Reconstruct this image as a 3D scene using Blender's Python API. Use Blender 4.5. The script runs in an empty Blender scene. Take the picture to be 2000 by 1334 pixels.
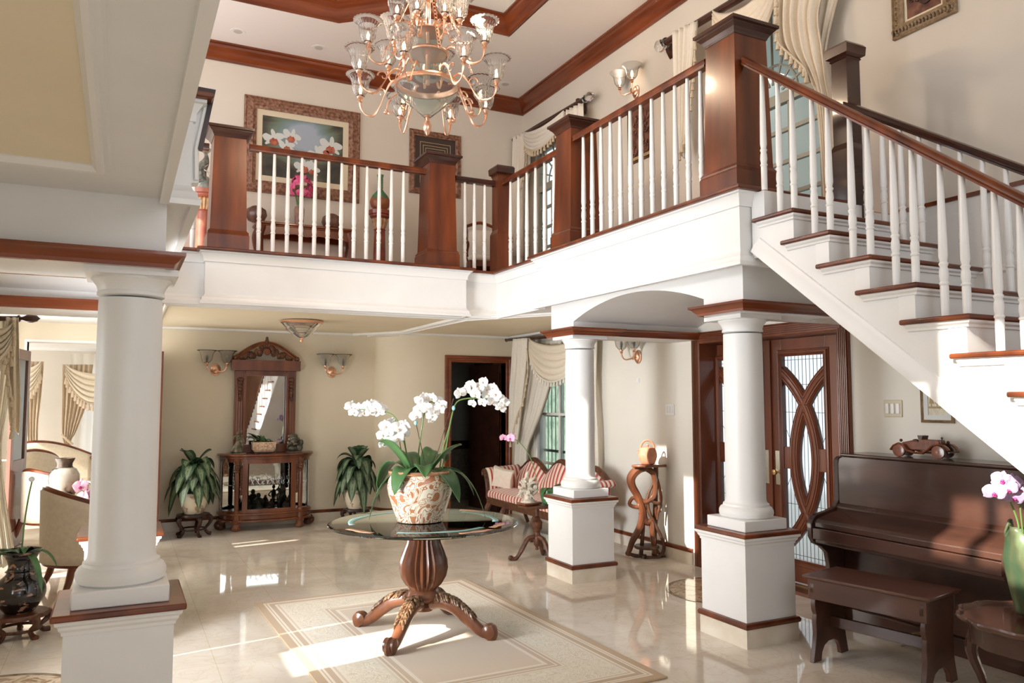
import bpy, math, random
from mathutils import Vector, Matrix
PI=math.pi; sin=math.sin; cos=math.cos
rnd=random.Random(7)
scene=bpy.context.scene; COL=scene.collection
# ---------------------------------------------------------------- camera model (eye height 1.7 m, room axes X/Y)
FPX=1530.606; YAW=math.radians(63.47767); PIT=math.radians(4.21488); EYE=Vector((0,0,1.7))
CF=Vector((cos(YAW)*cos(PIT),sin(YAW)*cos(PIT),sin(PIT))); CR=Vector((sin(YAW),-cos(YAW),0)); CU=CR.cross(CF)
def ray(px,py): return CF*FPX+CR*(px-1000)-CU*(py-667)
def onX(px,py,x): d=ray(px,py); return EYE+d*(x/d.x)
def onY(px,py,y): d=ray(px,py); return EYE+d*(y/d.y)
def onZ(px,py,z): d=ray(px,py); return EYE+d*((z-1.7)/d.z)
def dep(px,py,p): d=ray(px,py); return EYE+d*(((Vector(p)-EYE).dot(CF))/d.dot(CF))
cam=bpy.data.cameras.new('camera'); camo=bpy.data.objects.new('camera',cam); COL.objects.link(camo)
cam.sensor_width=36; cam.lens=FPX/2000*36; cam.clip_start=.05; cam.clip_end=200
camo.matrix_world=Matrix((( CR.x,CU.x,-CF.x,EYE.x),(CR.y,CU.y,-CF.y,EYE.y),(CR.z,CU.z,-CF.z,EYE.z),(0,0,0,1)))
scene.camera=camo
# ---------------------------------------------------------------- mesh builder
class MB:
    def __init__(s,M=None): s.v=[];s.f=[];s.m=[];s.uv=[];s.M=M or Matrix.Identity(4);s.k=0
    def add(s,vs,fs,uvs=None):
        b=len(s.v); s.v+=[tuple(s.M@Vector(v)) for v in vs]
        for f in fs: s.f.append([i+b for i in f]); s.m.append(s.k)
        s.uv+= (uvs if uvs else [(0,0)]*len(vs)); return s
    def box(s,x0,x1,y0,y1,z0,z1):
        return s.add([(x0,y0,z0),(x1,y0,z0),(x1,y1,z0),(x0,y1,z0),(x0,y0,z1),(x1,y0,z1),(x1,y1,z1),(x0,y1,z1)],
          [(3,2,1,0),(4,5,6,7),(0,1,5,4),(1,2,6,5),(2,3,7,6),(3,0,4,7)])
    def cbox(s,c,sx,sy,sz): return s.box(c[0]-sx/2,c[0]+sx/2,c[1]-sy/2,c[1]+sy/2,c[2]-sz/2,c[2]+sz/2)
    def lathe(s,prof,seg=24,c=(0,0,0),flute=0,fa=0.0,sq=False,cap=True):
        vs=[];fs=[];uv=[];n=len(prof)
        for i,p in enumerate(prof):
            r,z=p[0],p[1]; fl=p[2] if len(p)>2 else 1
            for j in range(seg):
                a=2*PI*j/seg; rr=r*(1-fa*fl*(.5+.5*cos(flute*a))) if flute else r
                if sq: # squarish
                    q=max(abs(cos(a)),abs(sin(a))); rr=r/q
                vs.append((c[0]+rr*cos(a),c[1]+rr*sin(a),c[2]+z)); uv.append((j/seg,i/max(1,n-1)))
        for i in range(n-1):
            for j in range(seg):
                k=(j+1)%seg; fs.append((i*seg+j,i*seg+k,(i+1)*seg+k,(i+1)*seg+j))
        if cap:
            if prof[0][0]>1e-5: fs.append(tuple(range(seg-1,-1,-1)))
            if prof[-1][0]>1e-5: fs.append(tuple(range((n-1)*seg,n*seg)))
        return s.add(vs,fs,uv)
    def tube(s,pts,r,seg=8,cap=True,sy=1.0):
        pts=[Vector(p) for p in pts]; n=len(pts); R=r if isinstance(r,(list,tuple)) else [r]*n
        vs=[];fs=[];uv=[];u=None
        for i,p in enumerate(pts):
            t=(pts[min(i+1,n-1)]-pts[max(i-1,0)]).normalized()
            if u is None:
                u=t.cross(Vector((0,0,1)))
                if u.length<.05: u=t.cross(Vector((1,0,0)))
                u.normalize()
            else:
                u=(u-t*u.dot(t)); u.normalize()
            w=t.cross(u)
            for j in range(seg):
                a=2*PI*j/seg; vs.append(p+u*cos(a)*R[i]+w*sin(a)*R[i]*sy); uv.append((j/seg,i/max(1,n-1)))
        for i in range(n-1):
            for j in range(seg):
                k=(j+1)%seg; fs.append((i*seg+j,i*seg+k,(i+1)*seg+k,(i+1)*seg+j))
        if cap: fs.append(tuple(range(seg-1,-1,-1))); fs.append(tuple(range((n-1)*seg,n*seg)))
        return s.add(vs,fs,uv)
    def prism(s,poly,a,b,ax='z'):
        n=len(poly)
        def P(u,v,t): return (u,v,t) if ax=='z' else ((t,u,v) if ax=='x' else (u,t,v))
        vs=[P(u,v,a) for u,v in poly]+[P(u,v,b) for u,v in poly]
        fs=[tuple(range(n-1,-1,-1)),tuple(range(n,2*n))]+[(i,(i+1)%n,n+(i+1)%n,n+i) for i in range(n)]
        return s.add(vs,fs)
    def ball(s,c,r,seg=12,rings=8):
        if not isinstance(r,(tuple,list)): r=(r,r,r)
        vs=[(c[0],c[1],c[2]-r[2])];fs=[]
        for i in range(1,rings):
            a=-PI/2+PI*i/rings
            for j in range(seg):
                b=2*PI*j/seg; vs.append((c[0]+r[0]*cos(a)*cos(b),c[1]+r[1]*cos(a)*sin(b),c[2]+r[2]*sin(a)))
        vs.append((c[0],c[1],c[2]+r[2])); L=len(vs)-1
        for j in range(seg):
            k=(j+1)%seg; fs.append((0,1+k,1+j)); fs.append((L,L-seg+j,L-seg+k))
            for i in range(rings-2): fs.append((1+i*seg+j,1+i*seg+k,1+(i+1)*seg+k,1+(i+1)*seg+j))
        return s.add(vs,fs)
    def sweep(s,path,prof,nrm=(0,0,1),closed=False,cap=True):
        # prof (u,v): u to the left of travel seen against nrm, v along nrm
        path=[Vector(p) for p in path]; N=Vector(nrm).normalized(); n=len(path); m=len(prof); vs=[];fs=[]
        def sd(a,b): return N.cross((b-a)).normalized()
        for i in range(n):
            if closed: s0=sd(path[i-1],path[i]); s1=sd(path[i],path[(i+1)%n])
            else:
                s0=sd(path[max(i-1,0)],path[max(i,1)]); s1=sd(path[min(i,n-2)],path[min(i+1,n-1)])
            mt=(s0+s1); mt=mt/max(.2,(1+s0.dot(s1)))
            for u,v in prof: vs.append(path[i]+mt*u+N*v)
        for i in range(n if closed else n-1):
            k=(i+1)%n
            for j in range(m):
                l=(j+1)%m; fs.append((i*m+j,i*m+l,k*m+l,k*m+j))
        if cap and not closed: fs.append(tuple(range(m-1,-1,-1))); fs.append(tuple(range((n-1)*m,n*m)))
        return s.add(vs,fs)
    def grid(s,nu,nv,fn,thick=0,uvf=None):
        vs=[];uv=[]
        for i in range(nu+1):
            for j in range(nv+1):
                vs.append(fn(i/nu,j/nv)); uv.append((i/nu,j/nv) if not uvf else uvf(i/nu,j/nv))
        fs=[(i*(nv+1)+j,(i+1)*(nv+1)+j,(i+1)*(nv+1)+j+1,i*(nv+1)+j+1) for i in range(nu) for j in range(nv)]
        return s.add(vs,fs,uv)
BASE={}
def build(mb,name,mats,parent=None,world=False,smooth=35,kind=None,solid=0,bevel=0,subsurf=0):
    me=bpy.data.meshes.new(name)
    v=mb.v
    if parent is not None and world:
        I=BASE[parent.name].inverted(); v=[tuple(I@Vector(p)) for p in v]
    me.from_pydata(v,[],mb.f)
    if not isinstance(mats,(list,tuple)): mats=[mats]
    for m in mats: me.materials.append(m)
    if len(mats)>1: me.polygons.foreach_set('material_index',mb.m)
    ul=me.uv_layers.new(name='UVMap'); li=[0]*len(me.loops); me.loops.foreach_get('vertex_index',li)
    fl=[]
    for i in li: fl+=mb.uv[i]
    ul.data.foreach_set('uv',fl)
    if smooth:
        me.polygons.foreach_set('use_smooth',[True]*len(me.polygons))
        try: me.set_sharp_from_angle(angle=math.radians(smooth))
        except Exception: pass
    me.update()
    o=bpy.data.objects.new(name,me); COL.objects.link(o)
    if parent is not None: o.parent=parent
    if kind: o['kind']=kind
    if solid:
        md=o.modifiers.new('solid','SOLIDIFY'); md.thickness=solid; md.offset=0
    if bevel:
        md=o.modifiers.new('bevel','BEVEL'); md.width=bevel; md.segments=2; md.limit_method='ANGLE'; md.angle_limit=math.radians(40)
    if subsurf:
        md=o.modifiers.new('sub','SUBSURF'); md.levels=subsurf; md.render_levels=subsurf
    return o
def tag(o,label,cat,group=None):
    o['label']=label; o['category']=cat
    if group: o['group']=group
    return o
def thing(name,label,cat,loc=(0,0,0),rz=0,group=None):
    o=bpy.data.objects.new(name,None); COL.objects.link(o); o.empty_display_size=.1
    o.location=loc; o.rotation_euler=(0,0,rz); BASE[o.name]=Matrix.Translation(Vector(loc))@Matrix.Rotation(rz,4,'Z')
    return tag(o,label,cat,group)
def struct(mb,name,mats,**k): return build(mb,name,mats,kind='structure',**k)
def copy_part(o,parent,loc=None,rot=None,scale=None):
    c=o.copy(); COL.objects.link(c); c.parent=parent
    if loc is not None: c.location=loc
    if rot is not None: c.rotation_euler=rot
    if scale is not None: c.scale=scale if isinstance(scale,(tuple,list)) else (scale,)*3
    return c
def dup(root,loc,rz,label,group=None):
    r=root.copy(); COL.objects.link(r); r.location=loc; r.rotation_euler=(0,0,rz); r['label']=label
    if group: r['group']=group
    BASE[r.name]=Matrix.Translation(Vector(loc))@Matrix.Rotation(rz,4,'Z')
    for ch in list(root.children):
        c=ch.copy(); COL.objects.link(c); c.parent=r
        for g in list(ch.children):
            d=g.copy(); COL.objects.link(d); d.parent=c
    return r
def bez(p0,p1,p2,p3,n=10):
    p0,p1,p2,p3=map(Vector,(p0,p1,p2,p3))
    return [p0*(1-t)**3+p1*3*t*(1-t)**2+p2*3*t*t*(1-t)+p3*t**3 for t in [i/n for i in range(n+1)]]
def cat(pts,n=6):
    P=[Vector(p) for p in pts]; P=[P[0]*2-P[1]]+P+[P[-1]*2-P[-2]]; out=[]
    for i in range(1,len(P)-2):
        a,b,c,d=P[i-1:i+3]
        for k in range(n):
            t=k/n; out.append(.5*((2*b)+(c-a)*t+(2*a-5*b+4*c-d)*t*t+(3*b-a-3*c+d)*t**3))
    return out+[P[-2]]
def lerp(a,b,t): return a+(b-a)*t
# ---------------------------------------------------------------- materials
MATS={}
def mat(name,col,rough=.5,metal=0,spec=.5,trans=0,ior=1.45,emit=None,estr=0,coat=0,alpha=1,sheen=0):
    if name in MATS: return MATS[name]
    m=bpy.data.materials.new(name); m.use_nodes=True; b=m.node_tree.nodes['Principled BSDF']
    b.inputs['Base Color'].default_value=(*col,1); b.inputs['Roughness'].default_value=rough; b.inputs['Metallic'].default_value=metal
    b.inputs['Specular IOR Level'].default_value=spec; b.inputs['Transmission Weight'].default_value=trans; b.inputs['IOR'].default_value=ior
    b.inputs['Coat Weight'].default_value=coat; b.inputs['Coat Roughness'].default_value=.08; b.inputs['Alpha'].default_value=alpha
    b.inputs['Sheen Weight'].default_value=sheen
    if emit: b.inputs['Emission Color'].default_value=(*emit,1); b.inputs['Emission Strength'].default_value=estr
    MATS[name]=m; return m
def nt(m): t=m.node_tree; return t,t.nodes,t.links,t.nodes['Principled BSDF']
def ramp(n,stops,interp='LINEAR'):
    r=n.new('ShaderNodeValToRGB'); r.color_ramp.interpolation=interp; e=r.color_ramp.elements
    while len(e)<len(stops): e.new(.5)
    for i,(p,c) in enumerate(stops): e[i].position=p; e[i].color=(*c,1) if len(c)==3 else c
    return r
def coords(n,l,kind='Object',scale=(1,1,1),rot=(0,0,0)):
    tc=n.new('ShaderNodeTexCoord'); mp=n.new('ShaderNodeMapping'); mp.inputs['Scale'].default_value=scale; mp.inputs['Rotation'].default_value=rot
    l.new(tc.outputs[kind],mp.inputs['Vector']); return mp.outputs['Vector']
def noisy(name,c1,c2,scale=8,rough=.5,det=4,stretch=(1,1,1),bump=0,lo=.35,hi=.65,mid=None,**k):
    if name in MATS: return MATS[name]
    m=mat(name,c1,rough,**k); t,n,l,b=nt(m); v=coords(n,l,'Object',stretch)
    nz=n.new('ShaderNodeTexNoise'); nz.inputs['Scale'].default_value=scale; nz.inputs['Detail'].default_value=det; l.new(v,nz.inputs['Vector'])
    st=[(lo,c1),(hi,c2)]
    if mid: st=[(lo,c1),((lo+hi)/2,mid),(hi,c2)]
    r=ramp(n,st); l.new(nz.outputs['Fac'],r.inputs['Fac']); l.new(r.outputs['Color'],b.inputs['Base Color'])
    if bump:
        bp=n.new('ShaderNodeBump'); bp.inputs['Strength'].default_value=bump; bp.inputs['Distance'].default_value=.01
        l.new(nz.outputs['Fac'],bp.inputs['Height']); l.new(bp.outputs['Normal'],b.inputs['Normal'])
    return m
WHITE=noisy('white_paint',(.80,.80,.79),(.83,.83,.82),3,.38)
WHITEG=mat('white_gloss',(.84,.84,.83),.28)
CREAM=noisy('cream_wall',(.76,.68,.53),(.79,.71,.56),1.5,.55)
WALLU=noisy('upper_wall',(.67,.62,.54),(.70,.65,.57),1.5,.6)
WALLR=noisy('right_wall',(.78,.74,.66),(.80,.76,.68),1.5,.55)
CEILC=noisy('ceiling_cream',(.80,.71,.53),(.83,.74,.56),2,.6)
CEILU=mat('ceiling_upper',(.88,.84,.79),.6)
MAHO=noisy('mahogany',(.080,.019,.007),(.20,.050,.014),6,.28,5,(1,1,.15),coat=.12,mid=(.13,.032,.010))
MAHOH=noisy('mahogany_moulding',(.13,.028,.009),(.23,.054,.016),5,.25,5,(.25,.25,2),coat=.3)
DARKW=noisy('dark_handrail',(.035,.013,.009),(.065,.022,.013),6,.25,4,(.3,.3,1),coat=.3)
WALN=noisy('walnut_carved',(.085,.028,.013),(.20,.072,.032),9,.3,5,(1,1,.3),coat=.25)
BLACKW=noisy('dark_rosewood',(.018,.008,.006),(.05,.02,.014),9,.3,4)
GLASS=mat('clear_glass',(1,1,1),.02,trans=1,ior=1.45)
def translucent(m,amt):
    t,n,l,b=nt(m); tr=n.new('ShaderNodeBsdfTranslucent'); mx=n.new('ShaderNodeMixShader'); mx.inputs[0].default_value=amt
    o=[q for q in n if q.type=='OUTPUT_MATERIAL'][0]
    if b.inputs['Base Color'].links: l.new(b.inputs['Base Color'].links[0].from_socket,tr.inputs['Color'])
    else: tr.inputs['Color'].default_value=b.inputs['Base Color'].default_value
    l.new(b.outputs[0],mx.inputs[1]); l.new(tr.outputs[0],mx.inputs[2]); l.new(mx.outputs[0],o.inputs['Surface']); return m
GOLD=mat('rose_gold',(.88,.54,.38),.28,1)
BRASS=mat('polished_brass',(.80,.60,.32),.2,1)
# ================================================================ the room
ZC=2.64; ZF=3.12; ZS=3.15; XW=5.35; YB=11.15; YU=10.35; ZT=6.2; XL=-1.3
MARB=mat('marble_floor',(.62,.54,.43),.045,spec=.75); t,n,l,b=nt(MARB)
v=coords(n,l,'Object'); nz=n.new('ShaderNodeTexNoise'); nz.inputs['Scale'].default_value=1.3; nz.inputs['Detail'].default_value=8; nz.inputs['Distortion'].default_value=1.6; l.new(v,nz.inputs['Vector'])
r=ramp(n,[(.3,(.69,.62,.52)),(.5,(.78,.72,.63)),(.7,(.85,.81,.74))]); l.new(nz.outputs['Fac'],r.inputs['Fac'])
n2=n.new('ShaderNodeTexNoise'); n2.inputs['Scale'].default_value=3; n2.inputs['Detail'].default_value=10; n2.inputs['Distortion'].default_value=2.5; l.new(v,n2.inputs['Vector'])
rv=ramp(n,[(.47,(1,1,1)),(.5,(.90,.85,.78)),(.53,(1,1,1))]); l.new(n2.outputs['Fac'],rv.inputs['Fac'])
bk=n.new('ShaderNodeTexBrick'); bk.offset=0; bk.inputs['Scale'].default_value=1; bk.inputs['Mortar Size'].default_value=.0022; bk.inputs['Brick Width'].default_value=.61; bk.inputs['Row Height'].default_value=.61
bk.inputs['Color1'].default_value=(1,1,1,1); bk.inputs['Color2'].default_value=(.965,.96,.955,1); bk.inputs['Mortar'].default_value=(.80,.75,.68,1); l.new(v,bk.inputs['Vector'])
m1=n.new('ShaderNodeMixRGB'); m1.blend_type='MULTIPLY'; m1.inputs[0].default_value=.7; l.new(r.outputs['Color'],m1.inputs[1]); l.new(rv.outputs['Color'],m1.inputs[2])
m2=n.new('ShaderNodeMixRGB'); m2.blend_type='MULTIPLY'; m2.inputs[0].default_value=1; l.new(m1.outputs[0],m2.inputs[1]); l.new(bk.outputs['Color'],m2.inputs[2]); l.new(m2.outputs[0],b.inputs['Base Color'])
MARBB=noisy('marble_base',(.66,.58,.46),(.78,.72,.62),4,.15,6)
struct(MB().box(-3,6.2,-3.2,18,-.2,0),'floor',MARB)
# ---- upper slab with the void (white fascia), cream ceiling under it
sl=[(XL-.05,-3.2),(.135,-3.2),(.135,3.95),(.27,3.95),(.27,6.75),(.17,6.75),(.17,8.08),(.69,8.08),(.69,7.95),(3.40,7.95),(3.40,8.07),(3.83,8.07),(3.83,6.92),(3.75,6.92),(3.75,4.03),(4.88,4.03),(4.88,4.03),(XW+.2,4.03),(XW+.2,11.4),(XL-.05,11.4)]
struct(MB().prism(sl,ZC,ZF),'upper_floor_slab',WHITE)
struct(MB().prism([(x-(.0),y) for x,y in sl],ZF+.0005,ZF+.006),'floor_2',noisy('upper_wood_floor',(.34,.14,.06),(.46,.21,.10),4,.3,4,(.3,2,1)))
# fascia mouldings follow the void edge
fp=[(.135,-1),(.135,3.95),(.27,3.95),(.27,6.75),(.17,6.75),(.17,8.08),(.69,8.08),(.69,7.95),(3.40,7.95),(3.40,8.07),(3.83,8.07),(3.83,6.92),(3.75,6.92),(3.75,4.03),(4.86,4.03)]
fp3=lambda z:[(x,y,z) for x,y in fp]
struct(MB().sweep(fp3(0),[(0,ZF-.10),(-.012,ZF-.10),(-.015,ZF-.06),(-.04,ZF-.02),(-.055,ZF-.015),(-.055,ZF-.001),(0,ZF-.001)]),'trim_1',WHITEG)
struct(MB().sweep(fp3(0),[(0,ZC-.03),(-.04,ZC-.03),(-.045,ZC-.005),(-.03,ZC+.01),(-.025,ZC+.035),(-.01,ZC+.045),(0,ZC+.07)]),'trim_2',WHITEG)
struct(MB().sweep(fp3(0),[(.12,ZF),(-.075,ZF),(-.083,ZF+.008),(-.083,ZF+.022),(-.075,ZF+.03),(.12,ZF+.03)]),'trim_3',MAHO)
# cream ceiling panels with white mouldings
def panel(name,pts,z,prof=None):
    if sum(pts[i-1][0]*pts[i][1]-pts[i][0]*pts[i-1][1] for i in range(len(pts)))>0: pts=pts[::-1]
    struct(MB().prism(pts,z-.004,z+.002),name,CEILC)
    struct(MB().sweep([(x,y,z) for x,y in pts],prof or [(-.005,0),(-.005,-.010),(.012,-.030),(.03,-.034),(.04,-.022),(.055,-.018),(.065,0)],closed=True),name.replace('ceiling','trim'),WHITEG)
ZN=2.64
panel('ceiling_5',[(-.125,3.50),(-1.2,3.50),(-1.2,-2.9),(-.125,-2.9)],ZC)
panel('ceiling_6',[(.40,8.30),(3.42,8.30),(3.42,10.35),(2.95,11.0),(.40,11.0)],ZC)
panel('ceiling_7',[(3.60,8.35),(4.25,7.35),(5.2,7.35),(5.2,10.5),(3.55,10.5)],ZC)
# ---- beams over the columns
def trim_wood(name,path): struct(MB().sweep(path,[(0,0),(-.035,0),(-.04,.018),(-.055,.03),(-.065,.045),(-.085,.055),(-.085,.07),(0,.07)]),name,MAHOH)
ZB=2.31
def arch(y0,y1,zs,zc,n=20):
    c=(y0+y1)/2; h=(y1-y0)/2; k=zc-zs; R=(h*h+k*k)/(2*k); a=math.asin(h/R)
    return [(c+R*sin(-a+2*a*i/n),zc-R+R*cos(-a+2*a*i/n)) for i in range(n+1)]
ybl=[(4.12,ZB),(4.53,ZB)]+arch(4.53,6.40,2.44,2.60)+[(6.40,ZB),(6.83,ZB),(6.83,ZC),(4.12,ZC)]
struct(MB().prism(ybl,3.85,XW,'x'),'ceiling_2',WHITE)
ybl2=[(3.99,ZB),(4.45,ZB)]+arch(4.45,6.12,2.44,2.60)+[(6.12,ZB),(6.6,ZB),(6.6,ZC),(3.99,ZC)]
struct(MB().prism(ybl2,XL,.17,'x'),'ceiling_3',WHITE)
trim_wood('trim_4',[(XW,4.12,ZB),(3.85,4.12,ZB),(3.85,4.53,ZB),(XW,4.53,ZB)][::-1])
trim_wood('trim_5',[(XW,6.40,ZB),(4.30,6.40,ZB),(4.30,6.37,ZB),(3.85,6.37,ZB),(3.85,6.83,ZB),(XW,6.83,ZB)][::-1])
trim_wood('trim_6',[(XL,3.99,ZB),(.17,3.99,ZB),(.17,4.45,ZB),(XL,4.45,ZB)])
trim_wood('trim_7',[(XL,6.12,ZB),(.17,6.12,ZB),(.17,6.6,ZB),(XL,6.6,ZB)])
# ---- walls
def wall_x(name,x0,x1,y0,y1,z0,z1,holes,m):   # wall in the plane X, holes (ya,yb,za,zb) sorted by y, one row
    mb=MB(); y=y0
    for a,bb,c,d in sorted(holes):
        mb.box(x0,x1,y,a,z0,z1); mb.box(x0,x1,a,bb,z0,c) if c>z0 else 0; mb.box(x0,x1,a,bb,d,z1) if d<z1 else 0; y=bb
    mb.box(x0,x1,y,y1,z0,z1); return struct(mb,name,m)
def wall_y(name,y0,y1,x0,x1,z0,z1,holes,m):
    mb=MB(); x=x0
    for a,bb,c,d in sorted(holes):
        mb.box(x,a,y0,y1,z0,z1); mb.box(a,bb,y0,y1,z0,c) if c>z0 else 0; mb.box(a,bb,y0,y1,d,z1) if d<z1 else 0; x=bb
    mb.box(x,x1,y0,y1,z0,z1); return struct(mb,name,m)
DY0,DY1,DZ=onX(1639,700,XW).y-.03,onX(1369,700,XW).y+.03,2.30
LW=(8.72,10.02,.12,2.18)      # downstairs window
wall_x('wall_right_lower',XW,XW+.2,-3.2,11.4,0,ZF,[(DY0,DY1,0,DZ),LW],WALLR)
U1=(8.75,9.95,3.30,5.35); U2=(4.72,5.95,3.28,5.42)
wall_x('wall_right_upper',XW,XW+.2,-3.2,11.4,ZF,ZT+.6,[U2,U1],WALLU)
FD=(-1.03,.41,0,2.43)
wall_y('wall_back_lower',YB,YB+.2,-3,3.15,0,ZF,[FD],CREAM)
# convex curved wall from the cabinet wall to the dark doorway
cv=[(3.15,YB),(3.30,YB)]
cv+=[(3.30+.70*(1-cos(a)),YB-.62*sin(a)) for a in [PI/2*i/14 for i in range(1,15)]]
cv=[(3.15,YB)]+[(3.32+.02*0+ (.75*(1-cos(PI/2*i/14))),YB-.55*sin(PI/2*i/14)) for i in range(15)]+[(4.22,YB-.55)]
YD=YB-.55
struct(MB().prism(cv+[(4.22,YB+.2),(3.15,YB+.2)],0,ZF),'wall_curved',CREAM)
DD=(4.30,5.18,0,2.27)
wall_y('wall_doorway',YD,YD+.15,4.22,XW,0,ZF,[DD],CREAM)
wall_y('wall_back_upper',YU,YU+.2,XL-.2,XW+.2,ZF,ZT+.6,[],WALLU)
# unseen left wall; openings cut and placed to shape the sun patches
wall_x('wall_left_lower',XL-.2,XL,-3.2,11.4,0,ZF,[(4.58,5.12,1.4,2.3),(5.45,5.5,1.0,2.3),(5.9,5.94,1.2,2.3),(8.6,9.08,.35,.9),(9.14,9.25,.75,2.1),(9.36,9.44,.9,1.9)],CREAM)
wall_x('wall_left_upper',XL-.2,XL,-3.2,11.4,ZF,ZT+.6,[(.2,1.20,3.9,5.3),(1.26,1.75,3.9,5.3),(1.80,2.02,4.35,4.98),(2.07,2.32,4.35,4.98),(5.22,5.55,4.12,5.0),(5.60,5.95,4.12,5.3),(9.0,9.9,4.0,5.2)],WALLU)
wall_y('wall_front_lower',-3.2,-3,XL,XW,0,ZF,[(-.8,1.6,.3,2.6)],noisy('brown_panelling',(.10,.04,.02),(.16,.07,.035),5,.4,4,(1,1,.2)))
wall_y('wall_front_upper',-3.2,-3,XL,XW,ZF,ZT+.6,[(-.8,4.6,3.4,5.9)],WALLU)
# upper ceiling: flat border plus deeper tray
tray=[(.3,9.05),(2.2,9.05),(2.9,8.45),(4.17,8.45),(4.17,-2),(.3,-2)]
ring=[(XL-.2,-3.2),(XW+.2,-3.2),(XW+.2,11.4),(XL-.2,11.4),(XL-.2,-3.2),(.3,-2)]+[(.3,9.05),(2.2,9.05),(2.9,8.45),(4.17,8.45),(4.17,-2)]+[(.3,-2)]
mb=MB(); mb.box(XL-.2,.3,-3.2,11.4,ZT,ZT+.1); mb.box(4.17,XW+.2,-3.2,11.4,ZT,ZT+.1); mb.box(.3,4.17,-3.2,-2,ZT,ZT+.1)
mb.prism([(.3,9.05),(2.2,9.05),(2.9,8.45),(4.17,8.45),(4.17,11.4),(.3,11.4)],ZT,ZT+.1)
struct(mb,'ceiling',CEILU)
struct(MB().box(XL-.2,XW+.2,-3.2,11.4,ZT+.55,ZT+.7),'ceiling_4',noisy('shaded_tray',(.22,.185,.15),(.24,.20,.165),2,.7))  # shade of the deep recess is put into this dark colour
mb=MB(); mb.sweep([(x,y,0) for x,y in tray],[(0,ZT),(0,ZT+.56),(.02,ZT+.56),(.02,ZT)],closed=True); struct(mb,'trim_18',CEILU)
CP=[(0,-.2),(-.02,-.2),(-.025,-.17),(-.05,-.15),(-.065,-.11),(-.10,-.075),(-.125,-.06),(-.13,-.03),(-.155,-.02),(-.155,0),(0,0)]
struct(MB().sweep([(XW,-3,ZT),(XW,YU,ZT),(XL,YU,ZT),(XL,-3,ZT)],[(-u,v) for u,v in CP]),'trim_8',MAHOH)
struct(MB().sweep([(x,y,ZT+.2) for x,y in tray],[(u*.9,v*1.05) for u,v in CP],closed=True),'trim_9',MAHOH)
# baseboards: marble with a mahogany bead
def baseb(name,path):
    struct(MB().sweep(path,[(0,0),(.02,0),(.02,.12),(0,.12)]),'baseboard_'+name,MARBB)
    struct(MB().sweep(path,[(0,.12),(.028,.12),(.032,.14),(.02,.158),(0,.16)]),'baseboard_'+name+'_bead',MAHO)
baseb('back',[(x,y,0) for x,y in [(4.2,YD)]+cv[:-1][::-1]+[(.50,YB)]])
baseb('right',[(XW,DY1+.14,0),(XW,YD,0)])
baseb('right_near',[(XW,-3,0),(XW,DY0-.14,0)])
# wall panelling under the upper floor line beyond the stairs
struct(MB().sweep([(XW,-3,0),(XW,4.02,0)],[(0,3.02),(.012,3.02),(.015,3.06),(.03,3.09),(.035,3.12),(0,3.12)]),'trim_10',WHITEG)
struct(MB().sweep([(XW,-3,0),(XW,4.02,0)],[(0,3.12),(.05,3.12),(.05,3.15),(0,3.15)]),'trim_11',MAHO)
struct(MB().box(XW-.012,XW-.002,-3,4.02,2.1,3.04),'trim_12',WHITE)
struct(MB().sweep([(XW-.012,-3,0),(XW-.012,4.02,0)],[(0,2.56),(.02,2.57),(.02,2.60),(0,2.62)]),'trim_13',WHITEG)
# left parapet: white panelled wing with dark edge seen beside the near ceiling edge
yp=3.97
pp=[onY(px,py,yp) for px,py in ((300,357),(388,357),(388,292),(411,186),(372,178),(340,172))]
pz=[(p.x,p.z) for p in pp]
struct(MB().prism(pz,yp,yp+.08,'y'),'wall_parapet',WHITE)
e=[onY(px,py,yp-.01) for px,py in ((387,292),(411,183),(340,170))]
struct(MB().sweep(e,[(-.002,-.012),(.020,-.012),(.020,.02),(-.002,.02)],nrm=(0,1,0)),'trim_14',BLACKW)
e=[onY(px,py,yp-.005) for px,py in ((383,352),(383,292),(402,206),(340,196))]
struct(MB().sweep(e,[(-.012,0),(.012,0),(.006,-.012),(-.006,-.012)],nrm=(0,1,0)),'trim_15',WHITEG)
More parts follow.
